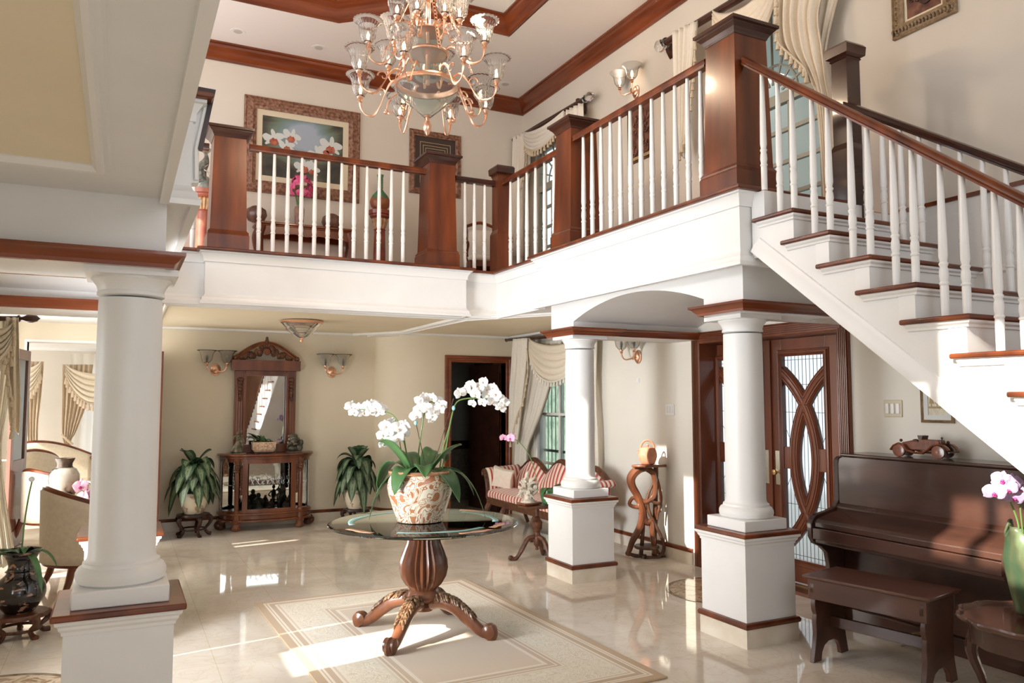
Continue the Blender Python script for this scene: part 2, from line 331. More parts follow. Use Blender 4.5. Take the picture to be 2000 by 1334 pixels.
# ================================================================ columns, balustrades, stairs
def column(name_label,x,y,r,zcap,grp):
    t=thing('column',name_label,'column',(x,y,0),0,None)
    h=.222 if x<1 else .229
    build(MB().box(-h-.012,h+.012,-h-.012,h+.012,0,.13),'plinth',MARBB,t)
    sq=lambda H,prof: MB().sweep([(-H,-H,0),(-H,H,0),(H,H,0),(H,-H,0)],prof,closed=True)
    build(sq(h,[(-.02,.13),(.022,.13),(.026,.15),(.018,.165),(0,.17),(-.02,.17)]),'base_bead',MAHO,t)
    mb=MB().box(-h,h,-h,h,.13,.742); build(mb,'pedestal',WHITE,t)
    build(sq(h,[(-.02,.675),(.006,.675),(.008,.690),(.018,.703),(.020,.715),(.032,.726),(.034,.742),(-.02,.742)]),'pedestal_moulding',WHITEG,t,smooth=0)
    H=h+(.05 if x<1 else .036); build(MB().box(-H,H,-H,H,.742,.772),'cap_board',MAHO,t,bevel=.008)
    mb=MB().box(-r*1.38,r*1.38,-r*1.38,r*1.38,.772,.85)
    build(mb,'square_base',WHITEG,t,bevel=.006)
    build(MB().lathe([(r*1.22,.85),(r*1.31,.86),(r*1.35,.88),(r*1.34,.90),(r*1.27,.92),(r*1.15,.93),(r*1.14,.945),(r*1.06,.952),(r*1.02,.965),(r,.985),(r,1.0),(r*.995,1.5),(r*.985,2.0),(r*.97,zcap-.13)],40),'shaft',WHITE,t)
    build(MB().lathe([(r*.97,zcap-.12),(r*1.03,zcap-.115),(r*1.03,zcap-.10),(r*1.0,zcap-.095),(r*1.05,zcap-.07),(r*1.16,zcap-.05),(r*1.22,zcap-.04),(r*1.22,zcap-.03),(.02,zcap-.03)],40),'capital',WHITEG,t)
    build(MB().box(-r*1.36,r*1.36,-r*1.36,r*1.36,zcap-.03,zcap),'abacus',WHITEG,t)
    return t
column('nearest white column on a square pedestal, at the left of the hall',.034,4.205,.145,ZB,None)
column('white column behind the nearest column, mostly hidden by it',.04,6.36,.140,ZB,None)
column('white column beside the wooden root stand, sunlight on its shaft',4.02,6.57,.142,ZB,None)
column('white column in front of the entrance door beside the piano bench',4.115,4.42,.143,ZB,None)
def sqprof(mb,prof):  # square lathe of half widths
    for (a,z0),(b,z1) in zip(prof[:-1],prof[1:]):
        mb.add([(-a,-a,z0),(a,-a,z0),(a,a,z0),(-a,a,z0),(-b,-b,z1),(b,-b,z1),(b,b,z1),(-b,b,z1)],[(0,1,5,4),(1,2,6,5),(2,3,7,6),(3,0,4,7)])
    a,z=prof[0]; mb.add([(-a,-a,z),(a,-a,z),(a,a,z),(-a,a,z)],[(3,2,1,0)]); a,z=prof[-1]; mb.add([(-a,-a,z),(a,-a,z),(a,a,z),(-a,a,z)],[(0,1,2,3)])
    return mb
def big_newel(label,x,y,w,top=4.40):
    h=w/2; t=thing('newel_post',label,'newel post',(x,y,ZS),0,'big square newel posts'); T=top-ZS
    build(sqprof(MB(),[(h,0),(h,.15),(h-.008,.165),(h-.004,.175),(h-.022,.20)]),'plinth',MAHO,t,smooth=0)
    build(sqprof(MB(),[(h-.024,.19),(h-.045,T-.09)]),'shaft',MAHO,t,smooth=0)
    build(sqprof(MB(),[(h-.04,T-.10),(h-.035,T-.085),(h-.02,T-.06),(h-.005,T-.045),(h+.005,T-.035),(h+.005,T-.03),(h+.022,T-.022),(h+.022,T),(h+.01,T+.006)]),'cap',DARKW,t,smooth=0)
    return t
big_newel('big mahogany newel post at the left end of the gallery rail facing the hall',.895,8.17,.39,4.38)
big_newel('big mahogany newel post right of the green bottle on its stand upstairs',3.135,8.17,.39,4.42)
big_newel('big mahogany newel post between the two straight balustrades on the right gallery',3.97,6.53,.38,4.43)
big_newel('biggest looking mahogany newel post, at the head of the stairs',3.97,4.27,.39,4.40)
def small_newel(label,x,y,z0,z1,b=.10,c=.075,zs=.45):
    t=thing('newel_post',label,'newel post',(x,y,z0),0,'slim newel posts'); T=z1-z0
    build(sqprof(MB(),[(b,0),(b,zs),(b-.004,zs+.012),(c,zs+.05),(c,T-.12),(c+.01,T-.11),(c+.004,T-.10)]),'post',MAHO if zs<.6 else DARKW,t,smooth=0)
    build(sqprof(MB(),[(c+.005,T-.10),(c+.03,T-.085),(c+.035,T-.02),(c+.02,T)]),'cap',DARKW,t,smooth=0)
    return t
small_newel('slim mahogany newel post in the gallery corner, below the corner of the crown moulding',3.905,8.10,ZS,4.40,.10,.082)
small_newel('slim dark newel post beyond the stairs under the framed carving',4.83,4.03,2.93,4.36,.09,.07,.62)
BAL=[(.021,0),(.0215,.20),(.0195,.205),(.025,.215),(.025,.222),(.0195,.232),(.0245,.27),(.0225,.31),(.018,.33),(.024,.345),(.024,.352),(.018,.362),(.0235,.40),(.021,.60),(.017,.85),(.014,1.03)]
balm=MB().lathe(BAL,12)
RAILP=[(-.034,0),(.034,0),(.036,.014),(.028,.022),(.03,.032),(.036,.045),(.03,.06),(.012,.068),(-.012,.068),(-.03,.06),(-.036,.045),(-.03,.032),(-.028,.022),(-.036,.014)]
BAL_PROTO=[None]
def rail(label,p0,p1,zr0,zr1,bal,zb=None,woodm=MAHO,cap=True):
    t=thing('balustrade',label,'balustrade',(p0[0],p0[1],ZS),0,'white balusters under mahogany rails')
    build(MB().sweep([(p0[0],p0[1],zr0),(p1[0],p1[1],zr1)],RAILP),'handrail',woodm,t,world=True)
    I=BASE[t.name].inverted()
    for (x,y,z0,z1) in bal:
        loc=I@Vector((x,y,z0))
        if BAL_PROTO[0] is None:
            BAL_PROTO[0]=build(balm,'baluster',WHITEG,t); b=BAL_PROTO[0]; b.location=loc
        else: b=copy_part(BAL_PROTO[0],t,loc)
        b.scale=(1,1,(z1-z0)/1.03)
    return t
def even(p0,p1,n,a,b): return [(lerp(p0[0],p1[0],lerp(a,b,i/max(1,n-1))),lerp(p0[1],p1[1],lerp(a,b,i/max(1,n-1))),ZS,4.185) for i in range(n)]
rail('long straight balustrade in front of the orchid painting',(1.08,8.05),(2.95,8.05),4.18,4.18,[(onZ(px,lerp(490,509,(px-510)/296),ZS).x,8.05,ZS,4.185) for px in (509,538,566.5,594.5,622,649.5,676.5,703,729,754.5,780,805)])
rail('short balustrade beside the far left newel post upstairs',(.25,8.15),(.71,8.15),4.16,4.16,[(.40,8.15,ZS,4.17),(.58,8.15,ZS,4.17)],woodm=DARKW)
rail('short dark railed balustrade in front of the upstairs chair',(3.33,8.12),(3.84,8.12),4.17,4.17,[(3.45,8.12,ZS,4.185),(3.57,8.12,ZS,4.185),(3.70,8.12,ZS,4.185)],woodm=DARKW)
rail('balustrade in front of the swagged upstairs window',(3.905,8.02),(3.905,6.70),4.17,4.17,[(3.905,y,ZS,4.185) for y in (7.86,7.66,7.46,7.26,7.06,6.86)])
rail('balustrade in front of the carved wall panel and lit sconce',(3.86,6.36),(3.86,4.45),4.18,4.18,even((3.86,6.36),(3.86,4.45),12,.075,.955))
# ---------------------------------------------------------------- staircase
TZ=[2.925-.198*k for k in range(15)]; TY=[3.63-.2825*k for k in range(15)]; SX0=3.85; SX1=4.80
st=thing('staircase','white staircase with dark treads descending towards the right','staircase',(4.3,2,0))
poly=[(3.95,2.64),(3.95,3.02)]; 
poly=[(4.02,3.11),(3.90,3.11)]
for k in range(15): poly+=[(poly[-1][0],TZ[k]-.03),(TY[k]+.02,TZ[k]-.03)]
poly+=[(poly[-1][0],0),(.493,0),(3.925,2.66),(4.02,2.66)]
build(MB().prism([(y,z) for y,z in poly],SX0,SX1,'x'),'stringer',WHITE,st,world=True,smooth=0)
bm_=MB().sweep([(SX0,4.0,2.718),(SX0,.493,0)],[(0,-.015),(0,.095),(-.012,.09),(-.016,.06),(-.028,.04),(-.03,-.015)][::-1],nrm=(0,-.613,.79))
build(bm_,'stringer_moulding',WHITEG,st,world=True)
tp=None
for k in range(14):
    y1=(TY[k-1]+.10) if k else 3.98
    mb=MB().prism([(SX0-.045,TY[k]-.02),(SX1+.04,TY[k]-.02),(SX1+.04,y1),(SX0-.045,y1)],TZ[k]-.03,TZ[k],'z')
    build(mb,'tread',MAHO,st,world=True,bevel=.01)
    if k<10:
        mb=MB().sweep([(SX1+.01,TY[k]+.02,TZ[k]-.03),(SX0,TY[k]+.02,TZ[k]-.03),(SX0,y1-.03,TZ[k]-.03)],[(0,0),(.03,0),(.028,-.012),(.015,-.022),(.013,-.034),(0,-.038)])
        build(mb,'tread_moulding',WHITEG,st,world=True)
        mb=MB().box(SX0-.008,SX0,TY[k]+.02,TY[k]+.12,TZ[k]-.2,TZ[k]-.03)
        if k>0: build(mb,'bracket',WHITEG,st,world=True)
zr=lambda y: 3.965-.77*(3.97-y)
sb=[]
for k in range(14):
    for dy in (.04,.16): y=TY[k]+dy; sb.append((3.885,y,TZ[k],zr(y)+.01))
sb.insert(0,(3.885,3.93,ZS-.03,zr(3.93)+.01))
rail('near raking balustrade of the stairs, nearest to the camera',(3.885,4.09),(3.885,-.1),zr(4.09),zr(-.1),sb)
zr2=lambda y: 3.86-.66*(4.0-y)
sb=[]
for k in range(14):
    for dy in (.06,.20): y=TY[k]+dy; sb.append((4.77,y,TZ[k],zr2(y)+.01))
rail('far raking balustrade of the stairs with a darker handrail',(4.79,4.0),(4.79,-.1),zr2(4.0),zr2(-.1),sb,woodm=DARKW)
# ================================================================ doors, windows, curtains
FROST=noisy('leaded_glass',(.97,.98,.99),(.90,.95,.96),14,.18,3,trans=.95,ior=1.15)
LEAD=mat('lead_came',(.10,.10,.10),.4,.6)
DOORW=noisy('door_wood',(.10,.028,.012),(.19,.055,.024),5,.3,5,(1,1,.15),coat=.25)
def casing_x(x,y0,y1,z1,w,name,parent,m=DOORW,sgn=-1):
    # fluted casing round an opening in a wall of constant X, on the -X side
    prof=[(0,0),(0,.02)]
    k=5
    for i in range(k):
        a=.012+i*(w-.024)/k; bb=a+(w-.024)/k
        prof+=[(a,.03),(bb-.008,.03),(bb-.007,.018),(bb-.001,.018)]
    prof+=[(w,.03),(w,0)]
    build(MB().sweep([(x,y1,0),(x,y1,z1),(x,y0,z1),(x,y0,0)],prof[::1],nrm=(-1,0,0)),name,m,parent,world=True,smooth=0)
XD=5.56
yR=onX(1634,660,XD).y; yL=onX(1386,680,XD).y; yM=onX(1504,670,XD).y
d1=thing('door_1','dark wooden double entrance door with interlaced leaded glass','door',(XD,yM,0)); d1['kind']='structure'
cR=onX(1637,660,XW).y; 
casing_x(XW,onX(1639,700,XW).y,onX(1369,700,XW).y,2.27,.115,'door_casing',d1)
jm=MB(); ya,yb=onX(1639,700,XW).y,onX(1369,700,XW).y
jm.box(XW,XD+.06,ya-.03,ya,0,2.30); jm.box(XW,XD+.06,yb,yb+.03,0,2.30); jm.box(XW,XD+.06,ya-.03,yb+.03,2.27,2.30)
jm.box(XD+.0,XD+.06,yL,yb,0,2.27); jm.box(XD+.03,XD+.06,ya,yb,2.22,2.30)
build(jm,'door_jamb',DOORW,d1,world=True,smooth=0)
build(MB().box(XW-.02,XD+.08,ya,yb,0,.03),'threshold',noisy('threshold_wood',(.10,.035,.02),(.16,.06,.03),6,.4),d1,world=True)
build(MB().box(XD-.06,XD-.03,ya,yb,.03,.042),'brass_strip',BRASS,d1,world=True)
def door_leaf(y0,y1,mirror):
    # local frame: u along +Y from y0, v = z, w = -X
    W=y1-y0; H=2.22; z0=.045; cu=W/2; hu=W/2-.13; cv=z0+1.115; R=1.0; s=.128; vt=z0+2.07; vb=z0+.19
    def P(u,v,w): return (XD-w,y0+u,v)
    mb=MB()
    def bx(u0,u1,v0,v1,w0,w1): mb.box(XD-w1,XD-w0,y0+u0,y0+u1,v0,v1)
    bx(.004,cu-hu,z0,z0+H,-.045,0); bx(cu+hu,W-.004,z0,z0+H,-.045,0); bx(cu-hu,cu+hu,vt,z0+H,-.045,0); bx(cu-hu,cu+hu,z0,vb,-.045,0)
    bx(cu-hu,cu-s-.03,cv-.10,cv+.10,-.045,.004); bx(cu+s+.03,cu+hu,cv-.10,cv+.10,-.045,.004)
    leaf=build(mb,'door_leaf',DOORW,d1,world=True,smooth=0,bevel=.004)
    fr=MB()
    pr=[(-.016,0),(-.016,.012),(-.006,.024),(.004,.016),(.010,.024),(.024,.022),(.030,.006),(.040,.010),(.048,-.004),(.05,-.035),(-.016,-.035)]
    fr.sweep([P(cu-hu,vb,0),P(cu-hu,vt,0),P(cu+hu,vt,0),P(cu+hu,vb,0)],[(-u,v) for u,v in pr],nrm=(-1,0,0),closed=True)
    for sg in (1,-1):
        pts=[]
        dvm=math.sqrt(R*R-(R-s-hu-.014)**2)
        for i in range(41):
            dv=-dvm+2*dvm*i/40; u=-(math.sqrt(R*R-dv*dv)-(R-s)); pts.append(P(cu+sg*u,max(vb,min(vt,cv+dv)),0))
        fr.sweep(pts,[(-.060,-.04),(-.060,-.006),(-.052,.006),(-.044,-.002),(-.036,.010),(-.026,.010),(-.022,.002),(-.016,.012),(0,.016),(.016,.012),(.022,.002),(.026,.010),(.036,.010),(.044,-.002),(.052,.006),(.060,-.006),(.060,-.04)],nrm=(-1,0,0))
    build(fr,'interlaced_moulding',DOORW,d1,world=True,smooth=25)
    build(MB().box(XD+.028,XD+.034,y0+cu-hu-.01,y0+cu+hu+.01,vb-.01,vt+.01),'leaded_pane',FROST,d1,world=True)
    ld=MB(); 
    u=cu-hu+.03
    while u<cu+hu: ld.box(XD+.024,XD+.027,y0+u-.0022,y0+u+.0022,vb,vt); u+=.043
    for v in (vb+.05,vb+.28,cv-.42,cv+.42,vt-.28,vt-.05): ld.box(XD+.024,XD+.027,y0+cu-hu,y0+cu+hu,v-.0022,v+.0022)
    for sg in (1,-1):
        pts=[]
        for i in range(21):
            dv=-.40+.8*i/20; uu=-(math.sqrt(R*R-dv*dv)-(R-s))*.55; pts.append((XD+.0255,y0+cu+sg*uu,cv+dv))
        ld.tube(pts,.0025,5)
        for q in (1,-1): ld.tube([(XD+.0255,y0+cu+sg*.0,cv+q*.56),(XD+.0255,y0+cu+sg*hu,cv+q*.78)],.0025,5); ld.tube([(XD+.0255,y0+cu+sg*hu,cv+q*.30),(XD+.0255,y0+cu+sg*.17,cv+q*.12)],.0025,5)
    build(ld,'lead_cames',LEAD,d1,world=True)
    return leaf
lr=door_leaf(yR,yM-.004,False); ll=door_leaf(yM+.004,yL,True)
mb=MB(); mb.box(XD-.022,XD+.0,yM-.012,yM+.03,.05,2.25); build(mb,'meeting_stile',DOORW,d1,world=True)
hx=XD-.001
for nm,yy in (('handle_plate',yM-.075),('handle_plate',yM+.055)):
    pl=build(MB().box(hx-.008,hx,yy-.036,yy+.036,.90,1.22),nm,mat('door_nickel',(.72,.66,.52),.2,1),d1,world=True,bevel=.004)
kn=MB(Matrix.Translation((hx,yM-.075,1.02))@Matrix.Rotation(-PI/2,4,'Y')); kn.lathe([(.012,0),(.012,.03),(.026,.04),(.03,.055),(.024,.068),(.0,.074)],16); build(kn,'door_knob',BRASS,d1,world=True)
for zz in (1.92,1.05,.35): build(MB().tube([(XD-.02,yL-.005,zz-.06),(XD-.02,yL-.005,zz+.06)],.010,8),'hinge',mat('steel',(.45,.43,.40),.3,1),d1,world=True)
# ---- dark doorway in the far right corner
d2=thing('door_2','dark open doorway with mahogany casing behind the orchids','door',(4.74,YD,0)); d2['kind']='structure'
dl,dr=onY(884,900,YD).x,onY(985,900,YD).x
def casing_y(y,x0,x1,z1,w,parent,m):
    prof=[(0,0),(0,.018),(.02,.026),(.03,.018),(.05,.018),(.06,.026),(w-.01,.03),(w,.02),(w,0)]
    build(MB().sweep([(x0,y,0),(x0,y,z1),(x1,y,z1),(x1,y,0)],prof,nrm=(0,-1,0)),'door_casing',m,parent,world=True,smooth=0)
casing_y(YD,4.30,5.18,2.24,.10,d2,MAHOH)
mb=MB(); mb.box(4.28,4.30,YD,YD+.17,0,2.26); mb.box(5.18,5.20,YD,YD+.17,0,2.26); mb.box(4.28,5.20,YD,YD+.17,2.24,2.27)
build(mb,'door_jamb',MAHO,d2,world=True,smooth=0)
lf=MB(Matrix.Translation((5.16,YD+.17,0))@Matrix.Rotation(math.radians(97),4,'Z')); lf.box(0,.84,0,.04,.01,2.23); build(lf,'door_leaf',noisy('dark_door',(.03,.010,.006),(.06,.02,.012),6,.35),d2,world=True)
kn=MB(); kn.ball((5.06,YD+.93,1.0),.028); build(kn,'door_knob',BRASS,d2,world=True)
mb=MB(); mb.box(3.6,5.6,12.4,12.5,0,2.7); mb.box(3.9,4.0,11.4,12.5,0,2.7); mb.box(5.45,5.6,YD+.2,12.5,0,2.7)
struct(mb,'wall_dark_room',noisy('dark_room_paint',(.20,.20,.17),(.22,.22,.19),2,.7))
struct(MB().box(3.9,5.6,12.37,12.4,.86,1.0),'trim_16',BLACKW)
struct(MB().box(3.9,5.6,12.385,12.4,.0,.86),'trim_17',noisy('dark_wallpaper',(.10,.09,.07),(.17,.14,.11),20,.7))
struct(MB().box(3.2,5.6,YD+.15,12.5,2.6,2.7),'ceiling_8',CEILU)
# ---- windows
GRAYF=mat('window_frame_grey',(.36,.36,.30),.4); WINW=mat('window_frame_white',(.78,.78,.74),.4)
PANE=mat('window_glass',(.86,.93,.93),.0,trans=1,ior=1.02)
def window(n,hole,x,label,bars_y,bars_z,m,grille=False,fan=None):
    y0,y1,z0,z1=hole; t=thing('window_%d'%n,label,'window',(x,(y0+y1)/2,z0)); t['kind']='structure'
    f=MB(); w=.06
    f.box(x-.03,x+.05,y0,y0+w,z0,z1); f.box(x-.03,x+.05,y1-w,y1,z0,z1); f.box(x-.03,x+.05,y0+w,y1-w,z0,z0+w); f.box(x-.03,x+.05,y0+w,y1-w,z1-w,z1)
    build(f,'window_frame',m,t,world=True,smooth=0)
    g=MB(); zt=fan if fan else z1
    for i in range(1,bars_y): yy=lerp(y0,y1,i/bars_y); g.box(x-.012,x+.03,yy-.022,yy+.022,z0+w,zt-.01)
    for i in range(1,bars_z): zz=lerp(z0,zt,i/bars_z); g.box(x-.01,x+.028,y0+w,y1-w,zz-.018,zz+.018)
    if fan:
        g.box(x-.03,x+.03,y0+w,y1-w,fan-.05,fan+.05); c=Vector((x,(y0+y1)/2,fan+.05))
        for a in (20,45,70,90,110,135,160):
            a=math.radians(a); L=min((y1-y0)/2/max(.01,abs(cos(a))),(z1-fan)/sin(a)); g.tube([c+Vector((0,.12*cos(a),.12*sin(a))),c+Vector((0,L*cos(a),L*sin(a)))],.012,6)
        g.tube([c+Vector((0,.3*cos(PI*i/16),.3*sin(PI*i/16))) for i in range(17)],.012,6)
    build(g,'muntins',m,t,world=True,smooth=0)
    build(MB().box(x+.006,x+.010,y0+w,y1-w,z0+w,z1-w),'pane',PANE,t,world=True)
    if grille:
        g=MB(); k=int((y1-y0)/.105)
        for i in range(1,k): yy=lerp(y0,y1,i/k); g.tube([(x+.12,yy,z0),(x+.12,yy,z1)],.008,6)
        for zz in (z0+.35,z0+.85,z0+1.35): g.box(x+.112,x+.128,y0,y1,zz-.018,zz+.018)
        build(g,'grille',mat('grille_paint',(.55,.58,.54),.4),t,world=True)
    return t
window(1,LW,XW+.06,'barred window between cream curtains behind the striped settee',2,3,WINW,True)
window(2,U1,XW+.06,'upstairs window behind the swagged curtain left of the lit sconce',3,5,GRAYF,fan=4.75)
window(3,U2,XW+.06,'upstairs window with a fan light beside the head of the stairs',3,4,GRAYF,fan=4.48)
EXT=noisy('exterior_siding',(.78,.82,.83),(.84,.87,.87),3,.7); t_,n_,l_,b_=nt(EXT)
struct(MB().box(7.4,7.5,3.5,12,2.4,7),'exterior_wall',EXT)
struct(MB().box(5.8,7.4,3.5,7,5.75,5.85),'exterior_porch_ceiling',mat('porch_paint',(.66,.74,.75),.6))
HEDGE=noisy('hedge',(.05,.09,.065),(.15,.20,.16),7,.8,6)
struct(MB().box(8.5,9.2,12.0,19,-.2,2.3),'exterior_garden_hedge',HEDGE)
struct(MB().box(6.2,12,0,16,-.3,-.05),'exterior_ground',mat('outside_paving',(.6,.6,.56),.8))
# ---- curtains
CURT=noisy('cream_curtain',(.88,.79,.64),(.92,.84,.71),40,.75,3,sheen=.3); CURTW=noisy('ivory_curtain',(.90,.85,.75),(.93,.89,.81),40,.75,3,sheen=.3)
CURTP=noisy('beige_silk_curtain',(.70,.57,.42),(.80,.68,.53),12,.5,3,(6,6,.3))
SHEER=mat('sheer_curtain',(.90,.88,.84),.8,alpha=.72)
for m_,a_ in ((CURT,.2),(CURTW,.25),(CURTP,.2),(SHEER,.6)): translucent(m_,a_)
FRNG=noisy('fringe',(.55,.45,.32),(.72,.62,.46),60,.8)
def drape(L,R,pl,val,folds,amp,parent,name,m,nu=60,nv=26,thick=.004,ph=0,shift=0):
    f=onX if pl=='x' else onY; sg=-1
    Lp=cat([f(a,b,val) for a,b in L],8); Rp=cat([f(a,b,val) for a,b in R],8)
    def S(P,v): q=v*(len(P)-1); i=min(int(q),len(P)-2); return P[i].lerp(P[i+1],q-i)
    def fn(u,v):
        p=S(Lp,v).lerp(S(Rp,v),u); wd=(S(Lp,v)-S(Rp,v)).length
        o=amp*min(1,.4+wd)*(sin(2*PI*folds*u+ph+.6*sin(3*v))+.35*sin(2*PI*folds*2.3*u+1+v))+shift
        return (p.x-o,p.y,p.z) if pl=='x' else (p.x,p.y-o,p.z)
    return build(MB().grid(nu,nv,fn),name,m,parent,world=True,smooth=180,solid=thick)
def swag(a,b,sag,top,pl,parent,m,rows=24,nf=5,x=0,name='swag'):
    a,b=Vector(a),Vector(b)
    def fn(u,v):
        p=a.lerp(b,u); s_=4*u*(1-u); s_=s_**.85
        z=p.z-top*v*(1-s_)*.45-s_*(sag*(.22+.78*v**.9))+.012*sin(2*PI*nf*v+1.2)*s_
        o=.02+.08*s_*(.35+.65*v)+.034*sin(2*PI*nf*v)*(.45+.55*s_)
        return (p.x-o,p.y,z) if pl=='x' else (p.x,p.y-o,z)
    o=build(MB().grid(40,rows,fn),name,m,parent,world=True,smooth=180,solid=.004)
    return [Vector(fn(i/40,1)) for i in range(41)]
def fringe(pts,parent,step=.07,size=.03,m=FRNG,band=True):
    mb=MB(); pts=[Vector(p) for p in pts]
    if band: mb.tube(pts,.010,6)
    acc=0
    for p,q in zip(pts[:-1],pts[1:]):
        d=(q-p).length; acc+=d
        if acc>=step:
            acc=0; mb.lathe([(.002,0),(size*.35,-size*.3),(size*.3,-size*.6),(size*.42,-size*.9),(size*.5,-size*1.9),(size*.1,-size*2)],8,q)
    build(mb,'fringe',m,parent,world=True)
def rod(p,q,parent,r=.028,m=DARKW,fin=(1,1),crystal=False):
    p,q=Vector(p),Vector(q); d=(q-p).normalized()
    build(MB().tube([p,q],r,14),'curtain_rod',m,parent,world=True)
    for e,s,k in ((p,-1,fin[0]),(q,1,fin[1])):
        if not k: continue
        mb=MB(Matrix.Translation(e)@(d*s).to_track_quat('Z','Y').to_matrix().to_4x4()); mb.lathe([(r,0),(r*1.4,.01),(r*1.4,.025),(r*.7,.035),(r*.8,.05),(r*1.6,.09),(r*1.7,.13),(r*1.2,.17),(r*.3,.19),(0,.2)],14)
        build(mb,'finial',GLASS if k==2 else m,parent,world=True)
def bracket(p,parent,m=DARKW):
    build(MB().prism([(0,0),(-.13,0),(-.13,-.03),(-.07,-.06),(-.05,-.12),(-.02,-.17),(0,-.19)],-.025,.025,'y'),'bracket',m,parent).location=Vector(p)-parent.location
# downstairs window curtain
c=thing('curtain','cream swagged curtain at the downstairs window behind the striped settee','curtain',(5.2,9.3,0))
x=5.20
rod(onX(990,664,x),onX(1172,650,x),c,.024)
drape([(1003,662),(1000,720),(996,790),(994,850)],[(1030,660),(1028,720),(1020,790),(1010,868)],'x',5.12,3,.025,c,'jabot',CURTW)
fringe([onX(a,b,5.09) for a,b in cat([(1029,680,0),(1031,720,0),(1026,755,0),(1021,785,0),(1010,812,0),(1006,850,0),(1000,868,0)],5) for a,b in [(a,b)]] if False else [onX(p[0],p[1],5.09) for p in cat([(1029,680,0),(1031,720,0),(1026,755,0),(1021,785,0),(1010,812,0),(1000,850,0),(996,872,0)],5)],c,.09,.035)
drape([(1032,670),(1022,740),(1014,820),(1008,880),(1006,960),(1004,1000)],[(1098,665),(1078,740),(1056,810),(1030,880),(1034,940),(1040,1000)],'x',5.24,7,.03,c,'panel',CURTW)
drape([(1130,665),(1150,760),(1158,850),(1155,930),(1155,1010)],[(1166,660),(1164,760),(1168,850),(1170,930),(1172,1010)],'x',5.22,4,.02,c,'panel',CURTW)
e=swag(onX(1036,660,5.14),onX(1150,650,5.14),.62,.5,'x',c,CURT); fringe(e,c,.07,.035,CURTW)
# upstairs window curtains
c=thing('curtain','ivory swagged curtain on a rod with a crystal finial upstairs','curtain',(5.2,9.3,3.2))
rod(onX(1008,272,5.2),onX(1142,194,5.2),c,.035,fin=(1,2)); bracket(onX(1143,196,5.33),c)
drape([(1003,268),(1003,310),(1002,380),(1003,500)],[(1026,258),(1026,310),(1022,380),(1022,500)],'x',5.16,3,.03,c,'jabot',CURTW)
drape([(1100,220),(1100,260),(1108,340),(1130,420),(1130,520)],[(1138,200),(1140,260),(1142,340),(1142,420),(1142,520)],'x',5.14,5,.03,c,'panel',CURTW)
drape([(1022,260),(1016,340),(1012,420),(1010,520)],[(1040,250),(1034,340),(1022,420),(1020,520)],'x',5.24,3,.02,c,'panel',CURTW)
e=swag(onX(1026,258,5.12),onX(1104,216,5.12),.42,.3,'x',c,CURTW); fringe(e,c,.06,.04)
fringe([onX(p[0],p[1],5.1) for p in cat([(1026,270,0),(1028,300,0),(1026,330,0),(1016,370,0),(1012,420,0)],5)],c,.09,.03)
c=thing('curtain','cream tasselled curtain beside the head of the stairs','curtain',(5.2,5.6,3.2))
rod(onX(1303,82,5.2),onX(1580,-85,5.2),c,.04,fin=(2,1)); bracket(onX(1311,82,5.33),c)
drape([(1315,62),(1318,140),(1322,220),(1330,300)],[(1362,40),(1352,140),(1346,220),(1336,310)],'x',5.14,4,.03,c,'jabot',CURTW)
fringe([onX(p[0],p[1],5.09) for p in cat([(1358,60,0),(1356,120,0),(1350,190,0),(1342,250,0),(1330,290,0),(1322,310,0)],5)],c,.07,.04)
drape([(1520,-40),(1516,20),(1522,85),(1560,125),(1576,150)],[(1625,-60),(1598,20),(1606,100),(1612,160),(1620,200)],'x',5.10,5,.04,c,'jabot',CURT)
drape([(1575,-40),(1580,100),(1596,200),(1605,300),(1612,420)],[(1650,-60),(1612,100),(1618,200),(1625,300),(1632,420)],'x',5.22,4,.03,c,'panel',CURT)
fringe([onX(p[0],p[1],5.04) for p in cat([(1516,-20,0),(1515,30,0),(1519,80,0),(1545,108,0),(1570,132,0),(1576,150,0)],6)],c,.055,.042)
e=swag(onX(1395,20,5.12),onX(1520,-50,5.12),.75,.4,'x',c,CURT)
# left window curtain
c=thing('curtain','cream tasselled curtain at the left edge by the dark open door','curtain',(-1.15,9.3,0))
xl=-1.10
def onXL(px,py): return onX(px,py,xl)
def drapeL(L,R,name,m,folds,amp,off=0):
    Lp=cat([onY(a,b,9.0+off) for a,b in L],8); Rp=cat([onY(a,b,9.0+off) for a,b in R],8)
    def S(P,v): q=v*(len(P)-1); i=min(int(q),len(P)-2); return P[i].lerp(P[i+1],q-i)
    def fn(u,v):
        p=S(Lp,v).lerp(S(Rp,v),u); return (p.x,p.y-amp*sin(2*PI*folds*u+v),p.z)
    build(MB().grid(40,24,fn),name,m,c,world=True,smooth=180,solid=.004)
drapeL([(-32,622),(-32,700),(-32,800),(-32,950),(-32,1120)],[(30,622),(30,700),(14,800),(4,900),(32,1100)],'panel',CURTW,5,.05)
drapeL([(12,620),(12,680),(14,760),(20,830)],[(36,620),(38,700),(40,780),(38,852)],'jabot',CURT,2,.04,-.15)
e=[onY(p[0],p[1],8.75) for p in cat([(26,625,0),(28,660,0),(22,700,0),(14,720,0),(20,760,0),(26,800,0),(22,850,0)],6)]; fringe(e,c,.08,.04)
aa,bb_=onY(-30,628,8.8),onY(30,625,8.8)
e=swag(aa,bb_,.42,.3,'y',c,CURT); fringe(e,c,.06,.04)
rod(onY(-30,622,8.95),onY(33,622,8.95),c,.025,fin=(0,1))
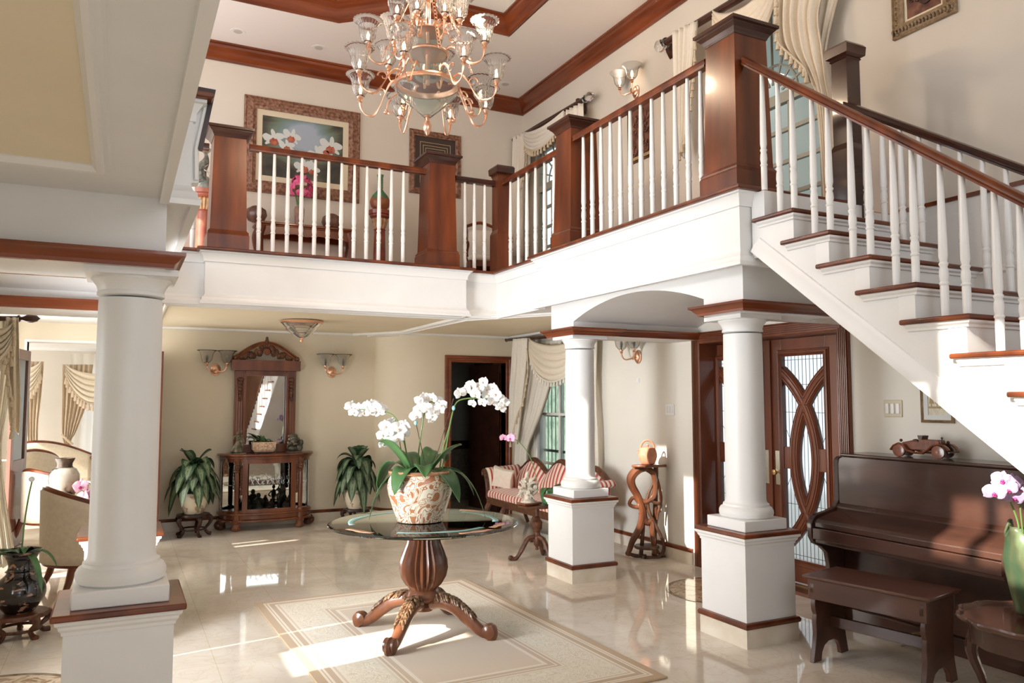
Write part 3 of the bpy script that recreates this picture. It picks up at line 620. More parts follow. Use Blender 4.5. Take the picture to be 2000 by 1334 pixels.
# ================================================================ lamps
BOWLG=mat('bowl_glass',(.88,.93,.89),.02,trans=.86,ior=1.14); BOWLG.node_tree.nodes['Principled BSDF'].inputs['Specular IOR Level'].default_value=1
CRYS=mat('crystal',(.98,.98,.97),.03,trans=.92,ior=1.20)
BULB=mat('lit_bulb',(1,.85,.6),.3,emit=(1,.70,.38),estr=30)
BULBO=mat('frosted_bulb',(.9,.88,.82),.3)
CH=Vector((2.05,5.57,0))
RX=Vector((sin(YAW),-cos(YAW),0)); FX=Vector((cos(YAW),sin(YAW),0))
CHZ=3.765
ch=thing('chandelier','large crystal and rose gold chandelier with tulip glass shades hanging over the round table','chandelier',(CH.x,CH.y,CHZ))
zr_=lambda y: 1.7+(780-y)/1530*6.13
def cl(prof,name,m,seg=36,fl=0,fa=0): return build(MB().lathe(prof,seg,flute=fl,fa=fa,cap=(name!='bowl_band')),name,m,ch)
z0=3.80
cl([(p_[0],p_[1]-.025) for p_ in [(.0,-.02),(.018,0),(.030,.03),(.034,.06),(.026,.09),(.012,.10),(.022,.115),(.015,.13),(.03,.14)]],'finial',GOLD,16)
cl([(.03,.105),(.10,.165),(.17,.228),(.234,.292),(.243,.345),(.239,.345),(.229,.297),(.165,.236),(.096,.175),(.028,.12)],'glass_bowl',BOWLG,48,24,.02)
cl([(.240,.335),(.25,.34),(.252,.36),(.244,.375),(.228,.383),(.222,.375),(.226,.355),(.232,.34),(.240,.335)],'bowl_band',GOLD,48)
cl([(.05,.39),(.10,.41),(.125,.48),(.14,.56),(.155,.60),(.15,.60),(.135,.56),(.12,.48),(.095,.415),(.045,.40)],'glass_urn',BOWLG,48,24,.03)
cl([(.16,.595),(.165,.605),(.15,.62),(.02,.63)],'urn_ring',GOLD,36)
cl([(.06,.63),(.09,.66),(.115,.72),(.12,.76),(.125,.78),(.12,.78),(.11,.72),(.085,.665),(.05,.64)],'upper_glass',BOWLG,48,24,.03)
cl([(.128,.775),(.13,.785),(.11,.795),(.02,.80)],'upper_ring',GOLD,36)
cl([(.018,.36),(.018,1.15),(.03,1.17),(.03,1.25),(.012,1.27),(.012,2.90),(.02,2.91)],'stem',GOLD,12)
tier=[(.52,4.045,(180,122,32,75)),(.535,4.155,(205,258,305,355,118,42)),(.46,4.42,(195,345,140,82,100)),(.33,4.56,(232,262,298,322,150)),(.20,4.74,(275,20,120))]
shade_prof=[(.016,0),(.035,.012),(.058,.05),(.066,.10),(.072,.135),(.092,.165),(.112,.178),(.116,.184),(.110,.183),(.088,.170),(.068,.14),(.062,.10),(.054,.053),(.03,.018)]
SH=[None];BU=[None];CU_=[None]
for R_,zc,angs in tier:
    for a in angs:
        a=math.radians(a); d=RX*cos(a)+FX*sin(a); zz=zc-z0+ (0)
        hz={.52:.38,.535:.42,.46:.62,.33:.78,.20:.80}[R_]; h0={.52:.22,.535:.20,.46:.14,.33:.12,.20:.05}[R_]
        P=lambda r,z: d*r+Vector((0,0,z))
        pts=bez(P(h0,hz),P(h0+.35*(R_-h0),hz+.10),P(h0+.45*(R_-h0),zz-.18),P(R_*.86,zz-.13),10)+bez(P(R_*.86,zz-.13),P(R_*.97,zz-.12),P(R_,zz-.07),P(R_,zz),7)[1:]
        mb=MB().tube(pts,[.008+.004*sin(i*.9) for i in range(len(pts))],8)
        # curl and leaf scroll
        b=P(lerp(h0,R_,.45),(hz+zz)/2-.02); c_=[b+d*(.045*(1-i/14))*cos(i*.55)+Vector((0,0,.045*(1-i/14)*sin(i*.55))) for i in range(13)]
        mb.tube(c_,[.007*(1-i/16) for i in range(13)],6)
        mb.lathe([(.008,-.03),(.02,-.02),(.012,-.005),(.022,.006),(.026,.018),(.0,.02)],12,P(R_,zz))
        arm=build(mb,'arm',GOLD,ch)
        if SH[0] is None:
            SH[0]=build(MB().lathe(shade_prof,40,flute=20,fa=.07),'glass_shade',CRYS,arm); s_=SH[0]
            BU[0]=build(MB().lathe([(.005,.02),(.008,.03),(.012,.05),(.011,.068),(.005,.092),(.0,.10)],10),'bulb',BULB,arm); u_=BU[0]
            CU_[0]=build(MB().lathe([(.012,0),(.012,.028),(.0,.028)],10),'candle_holder',GOLD,arm); k_=CU_[0]
        else: s_=copy_part(SH[0],arm); u_=copy_part(BU[0],arm); k_=copy_part(CU_[0],arm)
        for o in (s_,u_,k_): o.location=P(R_,zz+.012)
    s_.scale=(1.08,)*3
# hanging chains
for a in (20,140,200,250,290,340):
    a=math.radians(a); d=RX*cos(a)+FX*sin(a); mb=MB()
    p,q=d*.36+Vector((0,0,.50)),d*.15+Vector((0,0,1.0)); n=14
    for i in range(n):
        c=p.lerp(q,(i+.5)/n); L=(q-p).length/n*.62; t_=(q-p).normalized(); s=t_.cross(d if i%2 else Vector((0,0,1))).normalized()
        mb.tube([c+t_*L*cos(2*PI*k/10)+s*L*.5*sin(2*PI*k/10) for k in range(11)],.0035,5,cap=False)
    build(mb,'chain',GOLD,ch)
for a in (265,300,240): # small hanging drops under the bowl arms
    a=math.radians(a); d=RX*cos(a)+FX*sin(a)
for a in (160,20,60):
    a=math.radians(a); d=RX*cos(a)+FX*sin(a)
    build(MB().tube(cat([d*.24+Vector((0,0,.34)),d*.33+Vector((0,0,.28)),d*.36+Vector((0,0,.20)),d*.33+Vector((0,0,.17)),d*.31+Vector((0,0,.20))],4),.008,6).ball(d*.36+Vector((0,0,.19)),.02,8,6),'scroll',GOLD,ch)
# flush crystal ceiling lamp
p=onZ(590,627,ZC-.01)
fl=thing('ceiling_lamp','small flush crystal ceiling lamp with rose gold rim in the hall','ceiling lamp',(p.x,p.y,ZC))
build(MB().lathe([(.20,-.006),(.245,-.012),(.25,-.03),(.235,-.045),(.05,-.045),(.05,-.006)],40),'rim',GOLD,fl)
build(MB().lathe([(.232,-.04),(.20,-.08),(.175,-.10),(.19,-.105),(.15,-.14),(.12,-.155),(.13,-.16),(.08,-.20),(.03,-.22),(.028,-.215),(.07,-.19),(.14,-.12),(.22,-.04)],40,flute=20,fa=.03),'crystal_bowl',CRYS,fl)
build(MB().lathe([(.0,-.275),(.018,-.26),(.022,-.245),(.012,-.23),(.03,-.215),(.0,-.21)],12),'finial',GOLD,fl)
# wall sconces
def sconce(label,p,face,rz,lit,r=1.0,grp=None):
    t=thing('wall_sconce',label,'wall lamp',p,rz,grp)   # local: -Y points into the room
    M=Matrix.Rotation(PI/2,4,'X')
    mb=MB(M); mb.lathe([(.0,.045),(.03,.04),(.045,.03),(.05,.018),(.062,.012),(.066,0),(0,0)],24); mb.M=Matrix.Identity(4)
    mb.v=[(x,y,z*1.25) for x,y,z in mb.v]
    build(mb,'backplate',GOLD,t)
    for s in (-1,1):
        e=Vector((s*.125,-.15,.06))
        mb=MB().tube(bez((0,-.04,.0),(s*.04,-.14,-.05),(s*.12,-.15,-.05),e,12),.009,8)
        mb.lathe([(.01,-.02),(.02,-.01),(.013,.0),(.024,.012),(.024,.022),(0,.022)],12,e); a=build(mb,'arm',GOLD,t)
        sp=[(x*.98*r,z*.92) for x,z in shade_prof]
        build(MB().lathe(sp,32,e+Vector((0,0,.02)),flute=16,fa=.03),'glass_shade',CRYS,a)
        build(MB().lathe([(.006,.0),(.006,.02),(.010,.03),(.017,.055),(.016,.075),(.008,.10),(.0,.112)],10,e+Vector((0,0,.02))),'bulb',BULB if lit else BULBO,a)
    return t
yw=YB
p=onY(421,722,yw); sconce('unlit double wall sconce left of the carved mirror',p,'y',0,False,1.15,'hall sconces')
p=onY(648,727,yw); sconce('unlit double wall sconce right of the carved mirror',p,'y',0,False,1.15,'hall sconces')
p=onX(1247,697,XW); sconce('unlit double wall sconce near the entrance door beside a column',p,'x',-PI/2,False,1.15)
p=onX(1243,180,XW); sconce('lit double wall sconce glowing on the upstairs wall',p,'x',-PI/2,True,1.1)
# recessed downlights
def down(px,py,z,label,r=.055,on=False):
    p=onZ(px,py,z); t=thing('downlight',label,'downlight',(p.x,p.y,z),0,None)
    build(MB().lathe([(r*.75,-.002),(r,-.004),(r*1.3,-.003),(r*1.35,0),(r*.75,0)],24,cap=False),'ring',WHITEG,t)
    build(MB().lathe([(r*.75,-.0015),(.0,-.0015)],24,cap=False),'lens',mat('lens_lit',(1,.95,.85),.3,emit=(1,.9,.75),estr=1.5) if on else mat('lens',(.6,.56,.5),.3),t)
down(465,62,ZT,'recessed downlight in the upper ceiling above the orchid painting',.07)
down(623,94,ZT,'recessed downlight in the upper ceiling beside the left shades of the chandelier',.07)
down(987,165,ZT,'recessed downlight in the upper ceiling between the chandelier and the crown corner',.07)
down(1603,626,ZB-.002,'recessed downlight under the beam above the entrance door',.06)
down(36,606,ZC-.012,'recessed downlight in the hall ceiling above the left curtain',.08) if False else None
# wall plates
def plate(label,px,py,w,h,n,m,cat_='light switch',name='switch_plate'):
    p=onX(px,py,XW); t=thing(name,label,cat_,(XW-.001,p.y,p.z))
    build(MB().box(-.008,0,-w/2,w/2,-h/2,h/2),'plate',m,t,bevel=.003)
    for i in range(n):
        y=(i-(n-1)/2)*w/n*.86; build(MB().box(-.014,-.007,y-w/n*.27,y+w/n*.27,-h*.3,h*.3),'rocker',WHITEG,t,bevel=.002)
plate('white multiple switch plate on the wall left of the entrance door',1309,800,.15,.12,3,WHITEG)
plate('gilt framed three rocker switch plate above the piano',1745,798,.16,.13,3,mat('gilt_plate',(.62,.55,.40),.35))
plate('small white outlet plate on the wall below the sconce',1247,743,.05,.05,1,WHITEG,'outlet','outlet_plate')

for a in (30,150,270):
    L=bpy.data.lights.new('chandelier_glow','POINT'); L.energy=70; L.color=(1,.74,.5); L.shadow_soft_size=.08
    o=bpy.data.objects.new('chandelier_glow',L); COL.objects.link(o); o.location=(CH.x+.62*cos(math.radians(a)),CH.y+.62*sin(math.radians(a)),4.85)
L=bpy.data.lights.new('sconce_glow','POINT'); L.energy=3; L.color=(1,.72,.48); L.shadow_soft_size=.03
o=bpy.data.objects.new('sconce_glow',L); COL.objects.link(o); q=onX(1240,150,XW); o.location=(XW-.22,q.y,q.z)
# ================================================================ rug, round table, orchids
RUG=mat('rug_wool',(.7,.62,.5),.95,sheen=.2); t,n,l,b=nt(RUG)
tc=n.new('ShaderNodeTexCoord'); sx=n.new('ShaderNodeSeparateXYZ'); l.new(tc.outputs['Object'],sx.inputs[0])
def mth(op,a,bv=None,c=None):
    m=n.new('ShaderNodeMath'); m.operation=op
    for i,q in enumerate((a,bv,c)):
        if q is None: continue
        if isinstance(q,(int,float)): m.inputs[i].default_value=q
        else: l.new(q,m.inputs[i])
    return m.outputs[0]
RW,RL=.96,1.49
dx=mth('SUBTRACT',RW,mth('ABSOLUTE',sx.outputs[0])); dy=mth('SUBTRACT',RL,mth('ABSOLUTE',sx.outputs[1])); dd=mth('MINIMUM',dx,dy)
r=ramp(n,[(0,(.50,.36,.22)),(.055,(.54,.40,.25)),(.06,(.80,.72,.60)),(.075,(.54,.41,.27)),(.085,(.80,.72,.60)),(.10,(.53,.40,.27)),(.135,(.55,.42,.28)),(.14,(.82,.75,.63)),(.155,(.66,.55,.41)),(.17,(.80,.73,.61)),(.19,(.70,.63,.49)),(.44,(.70,.63,.49)),(.455,(.80,.72,.60)),(.465,(.56,.43,.29)),(.485,(.80,.72,.60)),(.50,(.57,.45,.32)),(.53,(.58,.46,.33)),(.535,(.80,.72,.60)),(.56,(.66,.55,.42))],'CONSTANT')
l.new(dd,r.inputs['Fac'])
vr=n.new('ShaderNodeTexNoise'); vr.inputs['Scale'].default_value=9; vr.inputs['Detail'].default_value=1; vr.inputs['Distortion'].default_value=3.5; l.new(tc.outputs['Object'],vr.inputs['Vector'])
rp=ramp(n,[(.38,(.80,.75,.62)),(.42,(.60,.50,.35)),(.46,(.80,.75,.62)),(.54,(.80,.75,.62)),(.58,(.62,.53,.38)),(.62,(.80,.75,.62))]); l.new(vr.outputs['Fac'],rp.inputs['Fac'])
inb=mth('MULTIPLY',mth('GREATER_THAN',dd,.19),mth('LESS_THAN',dd,.44))
mx=n.new('ShaderNodeMixRGB'); l.new(inb,mx.inputs[0]); l.new(r.outputs['Color'],mx.inputs[1]); l.new(rp.outputs['Color'],mx.inputs[2]); l.new(mx.outputs[0],b.inputs['Base Color'])
bp=n.new('ShaderNodeBump'); bp.inputs['Strength'].default_value=.6; bp.inputs['Distance'].default_value=.006; l.new(mth('MULTIPLY',inb,vr.outputs['Fac']),bp.inputs['Height']); l.new(bp.outputs['Normal'],b.inputs['Normal'])
rg=build(MB().box(-RW,RW,-RL,RL,0.001,.014),'rug',RUG,bevel=.006); rg.location=(2.05,5.44,0); rg.rotation_euler=(0,0,.027)
tag(rg,'beige bordered wool rug under the round glass table','rug')
TB=Vector((2.02,5.49,.017))
tb=thing('round_table','round glass table on a carved four footed mahogany pedestal','table',TB)
TG=mat('green_glass',(.78,.93,.86),.01,trans=1,ior=1.52); TG.node_tree.nodes['Principled BSDF'].inputs['Specular IOR Level'].default_value=.9
build(MB().lathe([(0,.770),(.655,.770),(.675,.773),(.690,.781),(.690,.787),(.675,.793),(.66,.795),(0,.795)],96),'glass_top',TG,tb)
AQ=noisy('painted_aqua',(.25,.55,.55),(.50,.75,.72),9,.3); CO=noisy('painted_copper',(.75,.38,.22),(.85,.55,.38),12,.3)
def arcband(a0,a1,r0,r1,z):
    mb=MB(); k=int((a1-a0)/4)
    def fn(u,v):
        a=math.radians(lerp(a0,a1,u)); r=lerp(r0,r1,v)+.012*sin(9*u+2*v)*(1-abs(2*u-1)); return (r*cos(a),r*sin(a),z)
    return mb.grid(max(6,k),2,fn)
for a0,a1 in ((95,175),(230,300),(330,395)): build(arcband(a0,a1,.50,.545,.7962),'painted_ring',AQ,tb,solid=.001)
for a0,a1,q in ((190,215,.57),(303,322,.56),(20,42,.60),(272,296,.60)): build(arcband(a0,a1,q,q+.05,.7964),'painted_shell',CO,tb,solid=.001)
urn=[(.105,.255),(.11,.275),(.118,.285,0),(.112,.30,0),(.10,.31,0),(.108,.325,.3),(.135,.35),(.165,.40),(.178,.46),(.172,.52),(.15,.58),(.125,.64),(.115,.69),(.118,.72),(.13,.735,0),(.13,.75,0),(.15,.768,0)]
build(MB().lathe(urn,96,flute=24,fa=.13),'fluted_urn',WALN,tb)
build(MB().lathe([(.05,.15),(.07,.16),(.075,.19),(.06,.21),(.095,.235),(.12,.25),(.125,.27),(.115,.29),(.10,.295)],32),'collar',WALN,tb)
GILT=noisy('gilded_carving',(.07,.03,.016),(.32,.19,.10),60,.35,3,lo=.42,hi=.62)
leg0=None
for i,a in enumerate((45,135,225,315)):
    M=Matrix.Rotation(math.radians(a),4,'Z'); mb=MB(M)
    path=cat([(.06,0,.215),(.14,0,.23),(.24,0,.205),(.33,0,.145),(.40,0,.085),(.46,0,.045),(.505,0,.035)],5)
    R_=[.048,.050,.050,.046,.040,.036,.033]
    n_=len(path); rr=[]
    for k in range(n_):
        q=k/(n_-1)*6; j=min(int(q),5); rr.append(lerp(R_[j],R_[j+1],q-j))
    mb.tube(path,rr,12,sy=1.05)
    c=Vector((.505,0,.052)); sp=[c+Vector((cos(-PI/2+x)*.048*(1-x/9.0),0,sin(-PI/2+x)*.048*(1-x/9.0))) for x in [k*.4 for k in range(17)]]
    mb.tube(sp,[.034*(1-k/30) for k in range(17)],8)
    mm=MB(M@Matrix.Translation((.512,0,.055))@Matrix.Rotation(PI/2,4,'X')); 
    mb.M=M@Matrix.Translation((.512,0,.055))@Matrix.Rotation(PI/2,4,'X'); mb.lathe([(.0,-.045),(.022,-.045),(.034,-.038),(.048,-.036),(.048,.036),(.034,.038),(.022,.045),(0,.045)],20)
    lg=build(mb,'leg',WALN,tb); 
    cv=MB(M)
    for k in range(13):
        t_=.06+.80*k/13; q=path[int(t_*(n_-1)*.72)]; z=q.z+.044; w=.052*(1-.45*t_)
        for s in (-1,1):
            cv.tube(cat([(q.x-.012,s*.006,z+.010),(q.x+.012,s*w*.6,z+.006),(q.x+.03,s*w*1.0,z-.018),(q.x+.044,s*w*1.05,z-.036)],3),[.009,.011,.011,.011,.010,.010,.009,.008,.007,.004],6)
    cv.tube([path[int(.1+k)]+Vector((0,0,.052)) for k in range(1,int(n_*.66))],.011,6)
    build(cv,'acanthus_carving',GILT,lg)
# ---------------------------------------------------------------- orchids
PET=mat('white_petal',(.90,.90,.88),.55,sheen=.2); LIP=mat('orchid_lip',(.82,.66,.52),.5); PETP=noisy('pink_petal',(.72,.36,.55),(.85,.55,.70),30,.5); LIPP=mat('magenta_lip',(.55,.06,.25),.5); PETL=noisy('lilac_petal',(.42,.28,.52),(.62,.50,.70),25,.5)
LEAFG=noisy('orchid_leaf',(.035,.095,.030),(.075,.165,.055),6,.35,3); STEM=mat('orchid_stem',(.14,.24,.07),.5); BARK=noisy('bark',(.06,.035,.02),(.16,.10,.06),40,.9,bump=.6)
CLIP=mat('plant_clip',(.35,.65,.70),.4)
def bloom_mb(s=.045):
    mb=MB()
    def petal(a,L,W,cup,z=0):
        ca,sa=cos(a),sin(a)
        def fn(u,v):
            r=L*v; w=W*(sin(PI*min(1,.12+v*.86))**.75)*(2*u-1); zz=cup*v*v-.25*abs(2*u-1)**2*W*.8+z
            return (r*ca-w*sa,r*sa+w*ca,zz)
        mb.grid(6,6,fn)
    for a in (90,210,330): petal(math.radians(a),s,s*.36,-.10*s,-.002)
    for a in (12,168): petal(math.radians(a),s*1.05,s*.66,.10*s,.003)
    mb.k=1; mb.ball((0,-s*.10,s*.14),(s*.13,s*.16,s*.18),8,6); mb.ball((0,-s*.30,s*.10),(s*.20,s*.12,s*.08),8,6); mb.ball((s*.14,-s*.16,s*.14),(s*.07,s*.12,s*.12),6,5); mb.ball((-s*.14,-s*.16,s*.14),(s*.07,s*.12,s*.12),6,5)
    return mb
BL={}
def bloom(parent,p,d,roll,sc,kind,parentmat):
    # p in parent's local coordinates (all flower parents are unrotated)
    if kind not in BL:
        m={'white':(PET,LIP),'pink':(PETP,LIPP),'lilac':(PETL,LIPP)}[kind]
        BL[kind]=build(bloom_mb(),'bloom',list(m),parent); o=BL[kind]
    else: o=copy_part(BL[kind],parent)
    q=Vector(d).to_track_quat('Z','Y')@Matrix.Rotation(roll,3,'Z').to_quaternion()
    o.location=p; o.rotation_euler=q.to_euler(); o.scale=(sc,)*3; return o
def leafgrid(mb,base,az,L,W,rise,droop,fold=.25,n=12,twist=0,tip=1):
    base=Vector(base); ca,sa=cos(az),sin(az)
    def fn(u,v):
        r=L*v; x=2*u-1; w=W*max(0,(sin(PI*min(1,(v*.93+.07))))**.6)*x; z=rise*v-droop*v*v*v*0-droop*v*v+fold*abs(w)+twist*w*v
        rr=r*(1-.18*v*v*min(1,abs(droop)/max(.01,L)))
        return base+Vector((rr*ca-w*sa,rr*sa+w*ca,z))
    mb.grid(6,n,fn); return mb
POTP=mat('copper_floral_pot',(.82,.76,.62),.22,coat=.5); t,n,l,b=nt(POTP)
v=coords(n,l,'Object'); nz=n.new('ShaderNodeTexNoise'); nz.inputs['Scale'].default_value=8.5; nz.inputs['Detail'].default_value=0; nz.inputs['Distortion'].default_value=2.6; l.new(v,nz.inputs['Vector'])
vo=n.new('ShaderNodeTexVoronoi'); vo.inputs['Scale'].default_value=13; vo.feature='F1'; l.new(v,vo.inputs['Vector'])
r1=ramp(n,[(.36,(1,1,1)),(.37,(0,0,0)),(.44,(0,0,0)),(.45,(1,1,1)),(.49,(1,1,1)),(.50,(0,0,0)),(.58,(0,0,0)),(.59,(1,1,1)),(.63,(1,1,1)),(.64,(0,0,0))]); l.new(nz.outputs['Fac'],r1.inputs['Fac'])
r2=ramp(n,[(.20,(1,1,1)),(.23,(0,0,0))]); l.new(vo.outputs['Distance'],r2.inputs['Fac'])
mm=n.new('ShaderNodeMixRGB'); mm.blend_type='LIGHTEN'; mm.inputs[0].default_value=1; l.new(r1.outputs[0],mm.inputs[1]); l.new(r2.outputs[0],mm.inputs[2])
mc=n.new('ShaderNodeMixRGB'); l.new(mm.outputs[0],mc.inputs[0]); mc.inputs[1].default_value=(.76,.70,.55,1); mc.inputs[2].default_value=(.42,.17,.08,1); l.new(mc.outputs[0],b.inputs['Base Color']); 
PP=dep(820,1008,(2.02,5.49,.81)); PP.z=TB.z+.796
op=thing('orchid_planter','white orchids in a copper patterned round pot on the glass table','potted plant',PP)
W_=lambda px,py,dd=0: dep(px,py,PP+FX*dd)-PP
build(MB().lathe([(.145,0),(.165,.005),(.172,.02),(.20,.10),(.232,.20),(.243,.26),(.238,.31),(.222,.345),(.215,.352),(.215,.36),(.20,.365),(.195,.35),(.205,.32),(.0,.315)],64),'pot',POTP,op)
build(MB().lathe([(.214,.338),(.230,.345),(.236,.356),(.230,.368),(.205,.372),(.198,.360),(.214,.338)],64,cap=False),'rim',mat('copper_rim',(.62,.34,.20),.25,.7),op)
build(MB().lathe([(.2,.325),(.12,.345),(.0,.35)],24),'bark',BARK,op)
for i,(a,L,W,ri,dr,tw) in enumerate([(150,.40,.085,.40,.55,0),(185,.36,.09,.10,.42,.2),(120,.30,.075,.38,.25,.3),(75,.24,.06,.36,.2,.5),(140,.22,.05,.30,.12,.3),(40,.24,.055,.34,.2,-.3),(300,.20,.05,.18,.25,0),(255,.20,.055,.22,.28,.2),(60,.32,.08,.42,.35,0),(20,.42,.045,.25,.42,0),(330,.34,.08,.20,.38,.2),(285,.22,.07,.30,.30,0),(240,.28,.08,.28,.40,0),(210,.30,.09,.50,.25,.2),(350,.28,.075,.42,.20,0),(5,.50,.035,.30,.62,0)]):
    a=math.radians(a)-PI/2+YAW   # 0 deg = screen right
    c=(.07*cos(a),.07*sin(a),.335); build(leafgrid(MB(),c,a,L,W,ri,dr,.3,12,tw),'leaf',LEAFG,op,solid=.003,smooth=180)
def spray(path,blooms,kind,parent,W,r=.005,name='flower_stem',stake=None,seed=1):
    rr=random.Random(seed)
    st_=build(MB().tube(cat([W(*p) for p in path],6),r,6),name,STEM,parent)
    if stake: build(MB().tube([W(*stake[0]),W(*stake[1])],.003,5),'stake',BARK,parent)
    for q in blooms:
        px,py=q[0],q[1]; dd=q[2] if len(q)>2 else rr.uniform(-.05,.03); sc=q[3] if len(q)>3 else 1
        d=-FX+RX*rr.uniform(-.6,.6)+Vector((0,0,rr.uniform(-.25,.35))); bloom(st_,W(px,py,dd),d,rr.uniform(-.4,.4),sc*rr.uniform(.9,1.12),kind,None)
    return st_
spray([(800,925),(793,880),(785,840),(768,812),(745,803),(715,800),(682,800)],[(685,795),(690,806,-.03,.8),(700,798),(709,806),(717,793),(724,805),(733,797),(741,804),(729,790,.02),(745,797,.03)],'white',op,W_,stake=((772,815),(790,915)),seed=2)
spray([(805,925),(795,890),(788,860),(775,840),(758,850),(750,868)],[(752,832),(760,845),(747,850),(757,862,-.02,.8),(778,838,-.05,1.3),(788,832,-.02),(776,856,-.06,1.1),(790,848,-.02,1.0),(765,826),(748,868,-.04,.8)],'white',op,W_,seed=3)
spray([(815,925),(818,880),(824,835),(832,795),(845,785),(860,800)],[(818,783),(830,776),(843,778),(855,783),(861,792),(818,800),(812,812,-.04),(833,797,-.05),(848,803,-.05,1.1),(843,813,-.03),(826,790,-.04),(858,800,-.03),(842,822,-.02,.6)],'white',op,W_,stake=((811,820),(832,915)),seed=4)
spray([(862,925),(872,870),(882,815),(892,786),(915,778),(950,780),(975,792),(988,806)],[(899,768),(910,763),(920,753),(928,770),(935,757),(944,746),(950,760),(953,772),(962,758),(968,770),(975,778),(983,790),(978,796,-.02,.9),(922,788,-.03,.8),(942,786,-.03,.8),(962,785,-.03),(986,785,-.01,.8)],'white',op,W_,stake=((886,778),(850,900)),seed=5)
build(MB().tube(cat([W_(858,925),W_(864,880),W_(876,840),W_(884,805)],5),.005,6),'flower_stem',STEM,op)
for px,py in ((886,797),(828,802),(812,826)): build(MB().ball(W_(px,py,-.02),(.014,.014,.018),8,6),'clip',CLIP,op)
# ================================================================ curio cabinet, mirror, plants, settee, stand
CARV=noisy('carved_wood',(.05,.018,.009),(.14,.05,.022),25,.4,4)
CURW=noisy('cherry_wood',(.10,.028,.012),(.21,.068,.027),7,.3,5,(1,1,.2),coat=.25)
MIRR=mat('mirror_glass',(.86,.86,.84),.015,1)
THIN=mat('thin_glass',(.95,.98,.97),.0,trans=1,ior=1.03); THIN.node_tree.nodes['Principled BSDF'].inputs['Specular IOR Level'].default_value=.8
cc=onY(521,900,11.0); CX=cc.x; CY=11.10
cu=thing('curio_cabinet','bow fronted glass curio cabinet under the carved mirror','cabinet',(CX,CY,0))
def bow(hw,dp,n=24,p=2.6): # half-oval plan outline: from right back round the front to left back (local, front = -Y)
    out=[]
    for i in range(n+1):
        a=PI*i/n; x=hw*abs(cos(a))**(2/p)*(1 if cos(a)>0 else -1); y=-dp*abs(sin(a))**(2/p); out.append((x,y))
    return out
def bowslab(mb,hw,dp,z0,z1): mb.prism(bow(hw,dp),z0,z1); return mb
mb=bowslab(MB(),.60,.42,.925,.955); bowslab(mb,.625,.44,.955,.985); build(mb,'top_board',CURW,cu,bevel=.008)
mb=bowslab(MB(),.58,.40,.14,.20); bowslab(mb,.61,.43,.20,.225); bowslab(mb,.61,.43,.11,.14); build(mb,'base',CURW,cu,bevel=.006)
build(MB().box(-.56,.56,-.012,-.004,.225,.93),'mirror_back',MIRR,cu)
bw=[(x,y) for x,y in bow(.575,.395,48)]
def strip(i0,i1,z0,z1,th=.006):
    mb=MB(); pts=bw[i0:i1+1]; inn=[(x*.985,y*.985) for x,y in pts]; mb.prism(pts+inn[::-1],z0,z1); return mb
ifr=[i for i,(x,y) in enumerate(bw) if x<.345][0]; ifl=[i for i,(x,y) in enumerate(bw) if x<-.345][0]-1
dr_=build(MB(),'door',CURW,cu) if False else None
fm=MB()
def fstrip(i0,i1,z0,z1):
    pts=[(x*1.01,y*1.01) for x,y in bw[i0:i1+1]]; inn=[(x*.95,y*.95) for x,y in bw[i0:i1+1]]; fm.prism(pts+inn[::-1],z0,z1)
fstrip(ifr,ifl,.86,.925); fstrip(ifr,ifl,.225,.275); fstrip(ifr,ifr+2,.275,.86); fstrip(ifl-2,ifl,.275,.86)
dr_=build(fm,'door',CURW,cu,smooth=30)
build(strip(ifr+2,ifl-2,.275,.86),'door_glass',THIN,dr_,smooth=60)
fm=MB(); fstrip(0,ifr,.88,.925); fstrip(0,ifr,.225,.255); fstrip(0,1,.255,.88)
sf=build(fm,'side_frame',CURW,cu,smooth=30); fm=MB(); fstrip(ifl,48,.88,.925); fstrip(ifl,48,.225,.255); fstrip(47,48,.255,.88); sf2=build(fm,'side_frame',CURW,cu,smooth=30)
build(strip(1,ifr-1,.255,.88),'side_glass',THIN,sf,smooth=60); build(strip(ifl+1,47,.255,.88),'side_glass',THIN,sf2,smooth=60)
for s in (1,-1):
    x,y=.405*s,-.325
    build(MB().lathe([(.045,.14),(.045,.20),(.036,.21),(.042,.23),(.038,.26),(.026,.27),(.030,.30),(.032,.50),(.030,.72),(.026,.74),(.036,.76),(.028,.775),(.038,.80),(.042,.83),(.034,.85),(.044,.87),(.044,.925)],20,(x,y,0),flute=10,fa=.06),'column',CURW,cu)
    mb=MB()
    for k in range(9): mb.ball((x-s*.055,y-.02+.001*k,.48+.042*k),(.022,.018,.026),7,5)
    for k in range(4): mb.ball((x+s*.0,y-.04,.80+.03*k),(.03,.02,.02),7,5)
    build(mb,'carving',CARV,cu)
    mb=MB(); mb.lathe([(.03,0),(.06,.012),(.066,.04),(.05,.065),(.046,.085),(.058,.105),(.06,.14)],16,(x,y,0),flute=6,fa=.12); build(mb,'foot',CURW,cu)
    mb=MB(); mb.lathe([(.03,0),(.055,.012),(.06,.04),(.045,.07),(.05,.11)],14,(s*.56,-.10,0)); mb.ball((s*.60,-.11,.06),(.05,.05,.055),10,8); mb.ball((s*.565,-.13,.10),(.06,.05,.045),10,8); build(mb,'foot',CARV,cu)
sh=MB(); sh.prism([(x*.95,y*.93) for x,y in bow(.575,.395)],.575,.582); build(sh,'glass_shelf',mat('shelf_glass',(.85,.95,.92),.02,trans=1,ior=1.3),cu)
